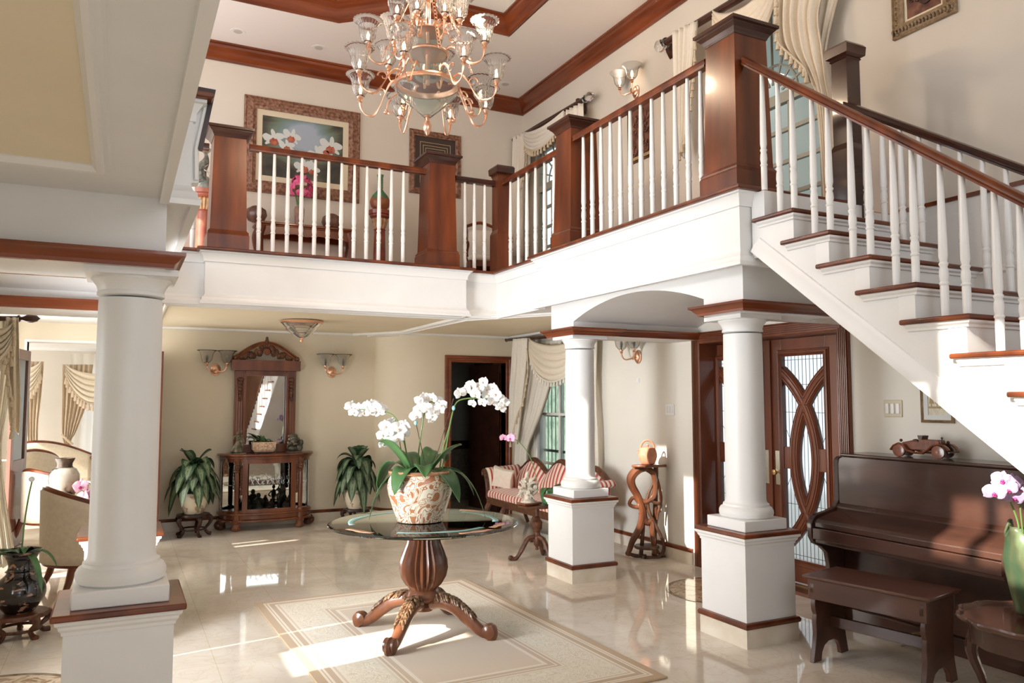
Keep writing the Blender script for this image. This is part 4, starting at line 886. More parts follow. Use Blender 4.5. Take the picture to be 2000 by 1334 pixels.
# contents
FIGM=[noisy('figure_bronze',(.05,.045,.03),(.16,.14,.09),18,.45,3),noisy('figure_grey',(.18,.18,.15),(.35,.34,.28),15,.5,3),noisy('figure_rose',(.45,.25,.18),(.62,.48,.38),15,.5,3),noisy('figure_ivory',(.55,.48,.36),(.75,.70,.58),12,.4,3)]
def figure(label,x,y,z,h,m,kind=0):
    o=MB(); 
    if kind==0: o.lathe([(.30*h,0),(.32*h,.05*h),(.27*h,.2*h),(.20*h,.45*h),(.22*h,.60*h),(.16*h,.70*h),(.08*h,.74*h)],14); o.ball((0,0,.84*h),(.12*h,.12*h,.14*h),10,8); o.tube(cat([(.18*h,0,.64*h),(.26*h,-.08*h,.5*h),(.12*h,-.22*h,.42*h)],4),.055*h,7); o.tube(cat([(-.18*h,0,.64*h),(-.27*h,-.06*h,.5*h),(-.1*h,-.22*h,.45*h)],4),.055*h,7)
    if kind==1: o.ball((0,0,.28*h),(.34*h,.26*h,.28*h),12,9); o.ball((.08*h,-.06*h,.62*h),(.20*h,.2*h,.24*h),10,8); o.ball((.1*h,-.1*h,.88*h),(.11*h,.11*h,.12*h),10,7); o.ball((-.25*h,-.12*h,.18*h),(.16*h,.18*h,.17*h),9,7); o.tube(cat([(.2*h,-.08*h,.66*h),(.34*h,-.16*h,.48*h),(.2*h,-.28*h,.36*h)],4),.05*h,7)
    if kind==2: o.lathe([(.16*h,0),(.18*h,.03*h),(.06*h,.06*h),(.07*h,.3*h),(.11*h,.5*h),(.09*h,.66*h),(.035*h,.74*h)],10); o.ball((0,0,.83*h),(.07*h,.07*h,.09*h),8,7); o.tube(cat([(.09*h,0,.66*h),(.2*h,-.02*h,.78*h),(.26*h,-.03*h,.97*h)],4),.028*h,6); o.tube(cat([(-.09*h,0,.66*h),(-.2*h,-.04*h,.5*h),(-.12*h,-.1*h,.42*h)],4),.028*h,6)
    ob=build(o,'figurine',m); ob.location=(CX+x,CY+y,z); return tag(ob,label,'figurine',None)
figure('squat grey seated figurine at the left of the cabinet bottom',-.255,-.2,.226,.17,FIGM[1],1)
figure('rounded grey green figurine with folded arms inside the glass cabinet',-.12,-.25,.226,.25,FIGM[1],0)
figure('rose coloured crouching figurine in the middle of the cabinet bottom',.03,-.23,.226,.16,FIGM[2],1)
figure('slender dark standing figurine with raised arm inside the cabinet',.15,-.22,.226,.32,FIGM[0],2)
figure('pale ivory figurine at the right of the cabinet bottom',.27,-.17,.226,.19,FIGM[3],1)
for k in range(9):
    x=-.26+.065*k; h=.055+.02*((k*7)%3)
    g=MB().lathe([(.02,0),(.022,.004),(.004,.01),(.004,h*.45),(.02,h*.6),(.026,h),(.024,h),(.018,h*.62),(0,h*.55)],14); ob=build(g,'crystal_glass',CRYS); ob.location=(CX+x,CY-.27+.03*(k%2),.5825); tag(ob,'small clear crystal glass on the cabinet shelf','glass','crystal glasses on the cabinet shelf')
mr=thing('mirror','tall mahogany mirror with carved arched crest on the curio cabinet','mirror',(CX-.03,11.06,.986))
hw=.40; H_=1.10
def bx(n,m,*a,par=mr,**k): return build(MB().box(*a),n,m,par,**k)
mb=MB(); mb.box(-hw,hw,-.06,.03,0,.10); mb.box(-hw,-.27,-.05,.03,.10,H_); mb.box(.27,hw,-.05,.03,.10,H_); mb.box(-.27,.27,-.05,.03,H_-.06,H_); build(mb,'frame',CURW,mr,bevel=.004)
mg=MB(Matrix.Translation((0,-.026,0))@Matrix.Rotation(math.radians(2.0),4,'Z')); mg.box(-.275,.275,-.004,.004,.095,H_-.055); build(mg,'mirror_glass',MIRR,mr)
build(MB().sweep([(-.27,-.05,.10),(.27,-.05,.10),(.27,-.05,H_-.06),(-.27,-.05,H_-.06)],[(-.01,0),(.02,0),(.022,-.02),(-.01,-.02)],nrm=(0,1,0),closed=True),'bead',CURW,mr)
for s in (1,-1):
    mb=MB()
    for k in range(3): x=s*(.305+.03*k); mb.tube([(x,-.052,.14),(x,-.052,.86)],.009,6)
    build(mb,'pilaster',CURW,mr)
    mb=MB(); 
    for k in range(7): mb.ball((s*.335,-.06,.98-.045*k),(.045-.005*k,.022,.03),8,6)
    build(mb,'carved_drop',CARV,mr)
mb=MB(); mb.sweep([(hw+.02,.03,H_),(hw+.02,-.06,H_),(-hw-.02,-.06,H_),(-hw-.02,.03,H_)],[(.03,0),(-.0,0),(-.01,.03),(-.0,.05),(-.02,.08),(-.035,.11),(-.045,.14),(.03,.14)]); mb.box(-hw,hw,-.05,.03,H_,H_+.14); build(mb,'cornice',CURW,mr)
ar=[]
for i in range(25):
    u=-1+2*i/24; ar.append((u*(hw+.02),-.03,H_+.14+.02+.215*(cos(u*PI/2)**1.1)))
mb=MB().sweep(ar,[(-.025,-.03),(-.03,.03),(-.01,.045),(.01,.03),(.025,.04),(.03,-.03)],nrm=(0,-1,0)); 
for s in (1,-1): mb.ball((s*(hw+.01),-.04,H_+.165),(.035,.045,.035),10,8)
build(mb,'crest_arch',CURW,mr)
mb=MB(); rr=random.Random(3)
for i in range(9):
    a=PI*i/8; c=Vector((.085*cos(a),-.05,H_+.26+.085*sin(a))); mb.ball(c,(.04,.03,.04),9,7)
for s in (1,-1):
    for k in range(7): x=s*(.09+.038*k); z=H_+.19+.05*(1-k/7)+.02*sin(k*2); mb.ball((x,-.045,z),(.038,.026,.03+.02*(k%2)),8,6); mb.ball((x,-.04,z-.03),(.03,.02,.02),8,6)
for k in range(4): mb.ball((0,-.045,H_+.33+.035*k),(.05-.010*k,.03,.03),9,7)
mb.lathe([(.045,0),(.06,.01),(.06,.02),(.045,.03)],18,(0,-.05,H_+.23)) if False else None
build(mb,'crest_carving',CARV,mr)
build(MB(Matrix.Translation((0,-.075,H_+.255))@Matrix.Rotation(PI/2,4,'X')).lathe([(0,0),(.04,0),(.046,.006),(.04,.012),(0,.014)],20),'crest_medallion',CURW,mr)
# on top of the cabinet
def top_at(px): return onY(px,880,10.80)
p=top_at(468); dn=MB()
dn.box(-.08,.08,-.05,.05,0,.014)
dn.lathe([(.055,.014),(.07,.03),(.045,.12),(.022,.17),(.03,.21),(.03,.235),(.012,.25)],12,(-.02,0,0)); dn.ball((-.02,0,.275),(.02,.02,.025),8,7)
dn.tube(cat([(.03,0,.014),(.035,0,.12),(.03,0,.17),(.025,0,.25)],4),[.02,.018,.02,.03,.028,.02,.03,.033,.032,.03,.02,.015,.012][:13],8); dn.ball((.02,0,.285),(.02,.02,.025),8,7)
dn.tube(cat([(.03,-.01,.235),(.0,-.05,.21),(-.04,-.02,.18)],4),.010,6); dn.tube(cat([(-.02,-.01,.235),(-.07,-.03,.23),(-.08,-.02,.19)],4),.009,6)
dn.tube(cat([(-.05,0,.11),(-.085,-.01,.05),(-.095,0,.016)],4),[.02]*9,7)
o=build(dn,'dancer_statuette',noisy('antique_bronze',(.06,.05,.03),(.22,.19,.12),14,.35,3)); o.location=(p.x,10.83,.986); tag(o,'bronze statuette of two dancers at the left end of the cabinet top','statuette')
p=top_at(577); hd=MB(); hd.box(-.12,.09,-.06,.06,0,.02); hd.ball((-.02,0,.16),(.065,.07,.08),14,10); hd.ball((-.03,-.06,.14),(.02,.025,.025),8,6); hd.ball((-.02,.01,.215),(.06,.06,.035),12,8)
for k in range(16):
    a=k*2.4; hd.ball((-.02+.06*cos(a),.06*sin(a)*.9,.17+.05*sin(k*1.3)),(.026,.026,.026),7,6)
hd.ball((-.03,0,.06),(.075,.06,.05),12,8); hd.ball((.055,-.01,.07),(.05,.05,.06),10,8); hd.ball((.075,-.02,.13),(.035,.035,.045),9,7); hd.tube(cat([(-.09,0,.06),(-.1,-.04,.1),(-.06,-.06,.13)],4),.018,7); hd.tube(cat([(.03,-.03,.1),(.0,-.07,.12),(-.03,-.06,.11)],4),.015,7)
o=build(hd,'cherub_statuette',noisy('dark_bronze',(.03,.028,.02),(.14,.12,.08),14,.3,3)); o.location=(p.x,10.83,.986); tag(o,'dark bronze cherub group at the right end of the cabinet top','statuette')
p=top_at(516); pb=thing('planter_box','embossed pink bronze planter box with orchid leaves on the cabinet','planter',(p.x,10.86,.986))
BOXM=noisy('embossed_box',(.42,.25,.16),(.68,.50,.36),45,.45,3,bump=.8)
pbm=MB()
sqv=[(.105,.02),(.13,.05),(.135,.14),(.128,.15)]
for (a,z0_),(b_,z1_) in zip(sqv[:-1],sqv[1:]): pbm.add([(-a*1.1,-a*.6,z0_),(a*1.1,-a*.6,z0_),(a*1.1,a*.6,z0_),(-a*1.1,a*.6,z0_),(-b_*1.1,-b_*.6,z1_),(b_*1.1,-b_*.6,z1_),(b_*1.1,b_*.6,z1_),(-b_*1.1,b_*.6,z1_)],[(0,1,5,4),(1,2,6,5),(2,3,7,6),(3,0,4,7)])
pbm.box(-.115,.115,-.06,.06,.02,.14); build(pbm,'box',BOXM,pb,smooth=0)
build(MB().box(-.13,.13,-.075,.075,.006,.022).box(-.12,-.09,-.07,-.04,0,.01).box(.09,.12,-.07,-.04,0,.01).box(-.12,-.09,.04,.07,0,.01).box(.09,.12,.04,.07,0,.01),'base',BLACKW,pb)
for a,L,ri,dr in ((170,.26,.15,.08),(200,.2,.2,.2),(10,.22,.12,.2),(330,.20,.15,.28),(100,.15,.25,.2),(150,.24,.22,.1),(350,.15,.2,.25)):
    build(leafgrid(MB(),(0,0,.14),math.radians(a),L,.03,ri,dr,.3,8),'leaf',LEAFG,pb,solid=.002,smooth=180)
# ---------------------------------------------------------------- variegated plants on low carved stands
VAR=mat('variegated_leaf',(.2,.3,.2),.4); t,n,l,b=nt(VAR)
tc=n.new('ShaderNodeTexCoord'); sx=n.new('ShaderNodeSeparateXYZ'); l.new(tc.outputs['UV'],sx.inputs[0])
ax=n.new('ShaderNodeMath'); ax.operation='SUBTRACT'; l.new(sx.outputs[0],ax.inputs[0]); ax.inputs[1].default_value=.5
ab=n.new('ShaderNodeMath'); ab.operation='ABSOLUTE'; l.new(ax.outputs[0],ab.inputs[0])
nz=n.new('ShaderNodeTexNoise'); nz.inputs['Scale'].default_value=14; l.new(tc.outputs['UV'],nz.inputs['Vector'])
ad=n.new('ShaderNodeMath'); ad.operation='MULTIPLY_ADD'; l.new(nz.outputs['Fac'],ad.inputs[0]); ad.inputs[1].default_value=.25; l.new(ab.outputs[0],ad.inputs[2])
rp=ramp(n,[(.12,(.03,.085,.035)),(.17,(.21,.27,.17)),(.32,(.16,.22,.13)),(.40,(.028,.070,.03)),(.7,(.022,.06,.024))]); l.new(ad.outputs[0],rp.inputs['Fac']); l.new(rp.outputs[0],b.inputs['Base Color'])
POTC=noisy('cream_pot_brown_flowers',(.78,.70,.55),(.80,.73,.58),3,.3); t,n,l,b=nt(POTC); v=coords(n,l,'Object'); nz=n.new('ShaderNodeTexNoise'); nz.inputs['Scale'].default_value=9; nz.inputs['Detail'].default_value=3; l.new(v,nz.inputs['Vector']); r=ramp(n,[(.56,(.78,.70,.56)),(.60,(.42,.30,.20))]); l.new(nz.outputs['Fac'],r.inputs['Fac']); l.new(r.outputs[0],b.inputs['Base Color'])
def low_stand(label,loc,R,H,m=BLACKW,rz=0,n=5):
    t=thing('plant_stand',label,'plant stand',loc,rz)
    build(MB().lathe([(R*.55,H-.03),(R*.98,H-.03),(R,H-.018),(R*.97,H),(R*.55,H)],32),'top_ring',m,t); 
    build(MB().lathe([(0,H-.03),(R*.7,H-.03),(R*.7,H-.008),(0,H-.008)],24),'top_board',m,t)
    for k in range(n):
        a=2*PI*k/n; mb=MB(Matrix.Rotation(a,4,'Z'))
        mb.tube(cat([(R*.78,0,H-.03),(R*1.04,0,H*.78),(R*.98,0,H*.55),(R*.72,0,H*.30),(R*.88,0,H*.10),(R*1.08,0,.012)],4),[R*.14,R*.15,R*.16,R*.16,R*.15,R*.14,R*.13,R*.12,R*.11,R*.10,R*.095,R*.09,R*.09,R*.09,R*.09,R*.095,R*.10,R*.11,R*.12,R*.12,R*.11],8)
        build(mb,'leg',m,t)
    ring=[(R*.74*cos(2*PI*i/24),R*.74*sin(2*PI*i/24),H*.32) for i in range(25)]; build(MB().tube(ring,R*.06,6),'stretcher',m,t)
    return t
def aglao(label,loc,seed,n=46,hh=.62,R=.40,blank=0,lmin=.0):
    t=thing('potted_plant',label,'potted plant',loc); rr=random.Random(seed)
    build(MB().lathe([(.09,0),(.11,.006),(.125,.04),(.155,.12),(.172,.20),(.170,.245),(.158,.262),(.150,.25),(.14,.22),(0,.22)],32),'pot',POTC,t)
    for k in range(n):
        f=k/n; az=rr.uniform(0,2*PI) if k>n*.6 else 2.399*k; zc=.36+(hh-.34)*(f**.7); 
        L=rr.uniform(.24,.33)*(1.1-.2*f); W=rr.uniform(.066,.086)
        ri=rr.uniform(.14,.30)*(.6+.7*f); dr=rr.uniform(.40,.58)*(1-.45*f*f)
        if f>.88: ri,dr=.30,.14; L*=.75
        r0=.02+.06*(1-f); build(leafgrid(MB(),(r0*cos(az),r0*sin(az),zc),az,L,W,ri,dr,.35,9,rr.uniform(-.4,.4)),'leaf',VAR,t,smooth=180)
    mb=MB()
    for k in range(7): a=k*.9; mb.tube(cat([(.04*cos(a),.04*sin(a),.2),(.06*cos(a),.06*sin(a),.4),(.03*cos(a+1),.03*sin(a+1),hh*.9)],3),.008,6)
    build(mb,'stem',STEM,t); return t
pl=Vector((.87,10.68,0)); low_stand('dark rosewood plant stand left of the curio cabinet',pl,.20,.27)
aglao('variegated leafy plant in a cream pot left of the curio cabinet',(pl.x,pl.y,.271),5,48,.62,.4)
pr=Vector((2.93,10.62,0)); low_stand('dark rosewood plant stand right of the curio cabinet, behind the glass table',pr,.18,.215,rz=.5)
aglao('variegated leafy plant in a cream pot right of the curio cabinet',(pr.x,pr.y,.216),11,46,.66,.38)
# ---------------------------------------------------------------- striped settee
STRP=mat('red_cream_stripe',(.7,.2,.2),.7,sheen=.3); t,n,l,b=nt(STRP)
tc=n.new('ShaderNodeTexCoord'); sx=n.new('ShaderNodeSeparateXYZ'); l.new(tc.outputs['UV'],sx.inputs[0])
fr=n.new('ShaderNodeMath'); fr.operation='FRACT'; ml=n.new('ShaderNodeMath'); ml.operation='MULTIPLY'; l.new(sx.outputs[0],ml.inputs[0]); ml.inputs[1].default_value=1; l.new(ml.outputs[0],fr.inputs[0])
rp=ramp(n,[(0,(.80,.70,.56)),(.40,(.46,.04,.05)),(.48,(.75,.62,.5)),(.52,(.46,.04,.05)),(.90,(.80,.70,.56))],'CONSTANT'); l.new(fr.outputs[0],rp.inputs['Fac']); l.new(rp.outputs[0],b.inputs['Base Color'])
SY0,SY1,SXF,SXB=7.55,9.85,4.52,5.05
se=thing('settee','red and cream striped mahogany settee below the downstairs window','sofa',((SXF+SXB)/2,(SY0+SY1)/2,0)); SW=SY1-SY0
def pad(nu,nv,fn,name,uvs,thick=.05): return build(MB().grid(nu,nv,fn,uvf=lambda u,v:(u*uvs,v)),name,STRP,se,world=True,smooth=180,solid=thick)
pad(60,16,lambda u,v:((SXF-.012*sin(PI*v/.25),lerp(SY0+.06,SY1-.06,u),.375+.085*v/.25) if v<.25 else (lerp(SXF,SXB-.05,(v-.25)/.75),lerp(SY0+.06,SY1-.06,u),.46+.03*sin(PI*(v-.25)/.75))),'seat',27,.02)
# shaped back: three humps
def backz(u): return .72+.18*abs(sin(PI*(u*3)))**1.3*(1.0 if .33<u<.66 else .85)
pad(60,12,lambda u,v:(SXB-.10+.09*v-.035*sin(PI*v),lerp(SY0+.05,SY1-.05,u),lerp(.46,backz(u)-.02,v)),'backrest',27,.06)
pth=[(SXB+.01,lerp(SY0+.02,SY1-.02,i/60),backz(i/60)+.01) for i in range(61)]
fb=MB().tube(pth,.035,10)
for u in (1/3,2/3): y=lerp(SY0,SY1,u); fb.tube([(SXB-.02,y,.45),(SXB,y,.76)],.03,8)
build(fb,'back_frame',CARV,se,world=True)
rl=MB(); rl.box(SXF-.02,SXF+.03,SY0+.05,SY1-.05,.29,.385); rl.box(SXB-.03,SXB+.02,SY0+.05,SY1-.05,.29,.385); rl.box(SXF,SXB,SY0+.03,SY0+.07,.29,.385); rl.box(SXF,SXB,SY1-.07,SY1-.03,.29,.385)
build(rl,'seat_rail',CARV,se,world=True,bevel=.01)
for s,y in ((1,SY1),(-1,SY0)):
    def fn(u,v,y=y,s=s):
        q=cat([(0,.44),(.03,.55),(.06,.66),(.10,.72),(.15,.725),(.18,.69)],4); k=v*(len(q)-1); i=min(int(k),len(q)-2); p=q[i].to_3d().lerp(q[i+1].to_3d(),k-i) if False else Vector(q[i]).lerp(Vector(q[i+1]),k-i); return (lerp(SXF+.02,SXB-.02,u),y-s*.06+s*p[0],p[1]+.03*u)
    globals()['cat_']=cat
    def cat2(pts,n=4): return [Vector((p.x,p.y)) for p in cat([(a,b_,0) for a,b_ in pts],n)]
    Q=cat2([(0,.44),(.0,.55),(.02,.66),(.055,.72),(.11,.73),(.14,.69)])
    def fn(u,v,y=y,s=s):
        k=v*(len(Q)-1); i=min(int(k),len(Q)-2); p=Q[i].lerp(Q[i+1],k-i); return (lerp(SXF+.02,SXB-.02,u),y-s*.06+s*p.x,p.y+.03*u)
    build(MB().grid(10,14,fn,uvf=lambda u,v:(u*9,v)),'arm',STRP,se,world=True,smooth=180,solid=.06)
    build(MB().tube(cat([(SXF,y-s*.05,.36),(SXF-.01,y-s*.07,.5),(SXF-.01,y-s*.03,.62),(SXF,y+s*.05,.72),(SXF,y+s*.1,.70),(SXF,y+s*.08,.66)],4),.028,8),'arm_front',CARV,se,world=True)
for y in (SY0+.12,SY1-.12,SY0+.85,SY1-.6):
    build(MB().tube(cat([(SXF+.0,y,.30),(SXF-.04,y,.22),(SXF-.02,y,.12),(SXF-.05,y,.03),(SXF-.09,y,.012)],4),[.04,.042,.043,.042,.04,.036,.032,.028,.026,.024,.022,.021,.02,.022,.026,.028,.024][:17],8),'leg',CARV,se,world=True)
for y in (SY0+.12,SY1-.12): build(MB().tube(cat([(SXB-.02,y,.30),(SXB,y,.15),(SXB+.05,y,.012)],4),.025,8),'leg',CARV,se,world=True)
cs=build(MB().grid(14,14,lambda u,v:(0,.30*(u-.5)*(1-.12*sin(PI*v)),.30*(v-.5)*(1-.12*sin(PI*u)))),'cushion',noisy('ivory_cushion',(.80,.72,.62),(.85,.78,.68),20,.8),solid=.09,smooth=180,subsurf=1); cs.location=(4.68,SY1-.20,.635); cs.rotation_euler=(.25,-.35,.75); tag(cs,'plain ivory cushion against the left arm of the striped settee','cushion')
# ---------------------------------------------------------------- pedestal side table in front of the settee
st_=Vector((4.02,7.46,0)); stb=thing('side_table','small dark pedestal table in front of the striped settee','table',st_,.3)
build(MB().lathe([(0,.555),(.20,.555),(.21,.562),(.215,.572),(.205,.58),(.20,.575),(.0,.575)],40,flute=8,fa=.06),'table_top',CARV,stb)
build(MB().lathe([(.0,.10),(.02,.11),(.012,.13),(.035,.16),(.04,.22),(.028,.25),(.035,.27),(.03,.29),(.055,.33),(.058,.40),(.035,.43),(.045,.445),(.022,.46),(.025,.54),(.05,.556)],24),'pedestal',CARV,stb)
for k in range(3):
    mb=MB(Matrix.Rotation(2*PI*k/3+.5,4,'Z')); mb.tube(cat([(.03,0,.24),(.10,0,.22),(.16,0,.12),(.22,0,.03),(.27,0,.022),(.285,0,.035)],4),[.026]*10+[.022]*6+[.024]*5,8); mb.ball((.285,0,.03),(.03,.024,.028),8,7); build(mb,'leg',CARV,stb)
BOARD=dep(1030,980,(st_.x,st_.y,.6)); cb=thing('coral_ornament','pale branching coral ornament on a wooden board, on the small pedestal table','ornament',(st_.x-.08,st_.y+.05,.581),.3)
build(MB().prism([(-.13,-.08),(-.02,-.10),(.13,-.08),(.15,.02),(.08,.09),(-.10,.08)],0,.022),'board',CURW,cb,bevel=.005)
rr=random.Random(9); mb=MB(); mb.lathe([(.085,.022),(.08,.04),(.045,.06),(.03,.08)],12)
for k in range(34):
    a=rr.uniform(0,2*PI); z0_=rr.uniform(.06,.22); r1_=rr.uniform(.05,.13); mb.tube(cat([(0,0,z0_),(r1_*.6*cos(a),r1_*.6*sin(a),z0_+.05),(r1_*cos(a+.6),r1_*sin(a+.6),z0_+rr.uniform(-.02,.12))],3),[.022,.02,.018,.016,.014,.011,.007],6); 
    if k%2: mb.ball((r1_*.8*cos(a),r1_*.8*sin(a),z0_+.06),rr.uniform(.018,.032),7,5)
mb.tube(cat([(0,0,.05),(.02,0,.18),(-.01,.01,.30),(.02,0,.36)],4),[.05,.045,.04,.036,.034,.032,.03,.026,.022,.018,.014,.01,.006],8)
build(mb,'coral',noisy('coral',(.40,.38,.30),(.72,.62,.52),22,.85,4,bump=.5),cb)
gp=Vector((st_.x+.11,st_.y-.07,.581)); g=thing('potted_orchid','green glazed pot with a pink orchid stem on the small pedestal table','potted plant',gp)
build(MB().lathe([(.05,0),(.075,.02),(.09,.09),(.085,.16),(.07,.17),(.06,.15),(0,.14)],24),'pot',noisy('green_glaze',(.05,.14,.06),(.10,.24,.10),12,.25),g)
for a,L,ri,dr in ((-40,.24,.22,.16),(-10,.28,.22,.2),(200,.16,.16,.22),(250,.2,.14,.25)): build(leafgrid(MB(),(0,0,.14),math.radians(a),L,.04,ri,dr,.3,8),'leaf',LEAFG,g,solid=.003,smooth=180)
Wg=lambda px,py,dd=0: dep(px,py,gp+FX*dd)-gp
spray([(1050,945),(1040,905),(1028,880),(1012,862),(995,854),(985,855)],[(983,855,-.02,1.0),(997,856,-.03,1.15),(1000,853,0,.9)],'pink',g,Wg,.004,seed=6)
# ---------------------------------------------------------------- root stand and teapot
ROOT=noisy('root_wood',(.085,.026,.013),(.20,.068,.030),8,.28,5,(1,1,.4),coat=.5)
RD=noisy('root_wood_dark',(.05,.022,.014),(.12,.055,.032),10,.35,5)
rp_=Vector((5.10,7.06,0)); rs=thing('root_stand','polished tree root pedestal stand against the right wall','plant stand',rp_)
R_=lambda px,py,dd=0: dep(px,py,rp_+FX*dd)-rp_
def Zf(v): v.z=max(v.z,.012); return v
top=MB(); tp_=[R_(1233,902,-.05),R_(1262,911,-.12),R_(1302,907,-.02),R_(1300,902,.10),R_(1262,899,.12)]; tz=1.0
top.prism([(p.x,p.y) for p in tp_],tz-.028,tz); build(top,'top_board',ROOT,rs,bevel=.008)
def rtube(pts,rads,m=ROOT,name='root',sy=1):
    P_=cat([Zf(R_(*p)) for p in pts],5); k=len(P_); rads=[q*.80 for q in rads]; rr=[lerp(rads[min(int(i/(k-1)*(len(rads)-1)),len(rads)-2)],rads[min(int(i/(k-1)*(len(rads)-1)),len(rads)-2)+1],(i/(k-1)*(len(rads)-1))%1 if i<k-1 else 1) for i in range(k)]
    return build(MB().tube(P_,rr,10,sy=sy),name,m,rs)
rtube([(1275,925),(1262,914),(1245,918),(1233,932),(1234,948),(1245,968),(1252,985),(1256,1005),(1250,1030),(1236,1055),(1229,1075),(1226,1085)],[.03,.05,.06,.062,.055,.05,.05,.055,.05,.042,.036,.03])
rtube([(1262,914),(1276,925),(1280,945),(1277,968),(1262,980),(1248,975)],[.045,.042,.036,.035,.035,.03])
rtube([(1281,908,.06),(1281,960,.06),(1280,1010,.05),(1278,1060,.05),(1277,1088,.03)],[.034,.032,.036,.034,.03])
rtube([(1252,985),(1238,972),(1229,984),(1240,990),(1258,990)],[.035,.026,.024,.026,.03])
rtube([(1254,1000),(1262,1020),(1272,1020),(1275,1050),(1280,1085)],[.05,.045,.04,.036,.03])
rtube([(1275,945),(1265,970),(1258,1010),(1255,1050),(1252,1085),(1258,1100,-.05),(1262,1104,-.08)],[.016,.022,.024,.026,.030,.034,.03],RD)
rtube([(1264,975),(1268,1000),(1280,1025),(1294,1055),(1296,1075),(1285,1095,-.05),(1262,1104,-.08)],[.022,.024,.024,.022,.022,.024,.026],RD)
rtube([(1266,974),(1280,982),(1290,985),(1286,1000),(1284,1015)],[.022,.024,.024,.02,.014],RD)
rtube([(1284,935),(1291,970),(1288,1000)],[.018,.022,.016],ROOT)
rtube([(1280,1070),(1292,1092),(1300,1100)],[.022,.018,.014],RD)
rtube([(1222,1079),(1240,1085),(1262,1090)],[.02,.026,.028],RD)
fm=MB(); q=R_(1263,1076,.0); fm.lathe([(0,.10),(.13,.10),(.14,.115),(.13,.13),(0,.13)],20,(q.x,q.y,0)); build(fm,'lower_shelf',RD,rs)
tpz=1.0; tt=rp_+Vector((R_(1265,903,0).x,R_(1265,903,0).y,tpz+.001)); tea=thing('teapot','terracotta kettle with a loop handle on the root stand','teapot',tt)
TER=noisy('terracotta',(.50,.20,.12),(.60,.27,.17),20,.75,3)
tea.scale=(.86,.86,.9)
build(MB().lathe([(p.x,p.z) for p in cat([(.070,0,0),(.084,0,.012),(.104,0,.05),(.116,0,.095),(.114,0,.135),(.101,0,.172),(.087,0,.195),(.07,0,.20)],5)],40),'body',TER,tea)
build(MB().lathe([(.075,.193),(.07,.202),(.015,.206),(.012,.215),(.02,.225),(.012,.235),(0,.236)],20),'lid',TER,tea)
build(MB().tube([RX*.085*cos(PI*i/14)+Vector((0,0,.185+.10*sin(PI*i/14))) for i in range(15)],.012,8),'handle',TER,tea)
build(MB().tube(cat([-RX*.10+Vector((0,0,.13)),-RX*.118+Vector((0,0,.15)),-RX*.125+Vector((0,0,.165))],4),[.02,.019,.018,.017,.015,.014,.013,.012,.012],8),'spout',TER,tea)
# ================================================================ piano, bench, car, side table at the right
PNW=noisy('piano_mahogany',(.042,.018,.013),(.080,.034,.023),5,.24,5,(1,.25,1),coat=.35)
PNF=noisy('bench_mahogany',(.055,.021,.014),(.10,.040,.025),6,.28,5,(1,.3,1),coat=.25)
py0,py1=2.90,4.42; PXF=4.72; PXU=5.02; PXB=5.31
pn=thing('piano','old mahogany upright piano with closed lid under the stairs','piano',((PXF+PXB)/2,(py0+py1)/2,0))
def pb_(n,*a,m=PNW,bv=.006,par=pn): return build(MB().box(*a),n,m,par,world=True,bevel=bv)
def side(y0,y1):
    pts=[(PXU,.0),(PXB,0),(PXB,1.255),(PXU+.04,1.255),(PXU+.015,1.245),(PXU,1.22),(PXU-.005,.92),(PXU-.04,.87),(PXU-.12,.845),(PXF+.06,.825),(PXF+.02,.80),(PXF-.005,.76),(PXF,.66),(PXF+.03,.61),(PXF+.10,.58),(PXF+.16,.53),(PXF+.18,.44),(PXF+.19,.10),(PXF+.18,.0)]
    return build(MB().prism(pts,y0,y1,'y'),'side_panel',PNW,pn,world=True,bevel=.006)
side(py1-.045,py1); side(py0,py0+.045)
pb_('top_lid',PXU-.02,PXB+.01,py0-.02,py1-.08,1.262,1.285,bv=.008)
build(MB().prism([(py0+.045,.86),(py1-.045,.86),(py1-.045,1.20),(py1-.055,1.24),(py1-.09,1.258),(py0+.045,1.258)],PXU+.0,PXU+.03,'x'),'upper_panel',PNW,pn,world=True,bevel=.004)
build(MB().prism([(PXF+.05,.80),(PXF+.02,.775),(PXF+.02,.735),(PXF+.06,.735),(PXU,.735),(PXU,.875),(PXU-.02,.87),(PXU-.05,.845)],py0+.045,py1-.045,'y'),'key_lid',PNW,pn,world=True,bevel=.005)
build(MB().prism([(PXU+.0,.85),(PXU-.03,.862),(PXU-.03,.875),(PXU,.90)],py0+.045,py1-.045,'y'),'lid_moulding',PNW,pn,world=True)
pb_('key_slip',PXF+.005,PXF+.04,py0+.045,py1-.045,.645,.732,m=PNF)
pb_('key_bed',PXF+.03,PXU,py0+.045,py1-.045,.615,.66)
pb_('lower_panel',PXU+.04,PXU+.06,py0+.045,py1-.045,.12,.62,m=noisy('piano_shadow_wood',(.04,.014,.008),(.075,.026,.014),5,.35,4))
pb_('plinth',PXU-.0,PXU+.06,py0+.045,py1-.045,0,.12)
pb_('back',PXB-.03,PXB,py0+.045,py1-.045,.0,1.25)
for y in (3.55,3.66,3.77): build(MB().tube([(PXU+.05,y,.06),(PXU-.12,y,.045)],.018,8).ball((PXU-.13,y,.045),(.04,.026,.012),8,6),'pedal',BRASS,pn,world=True)
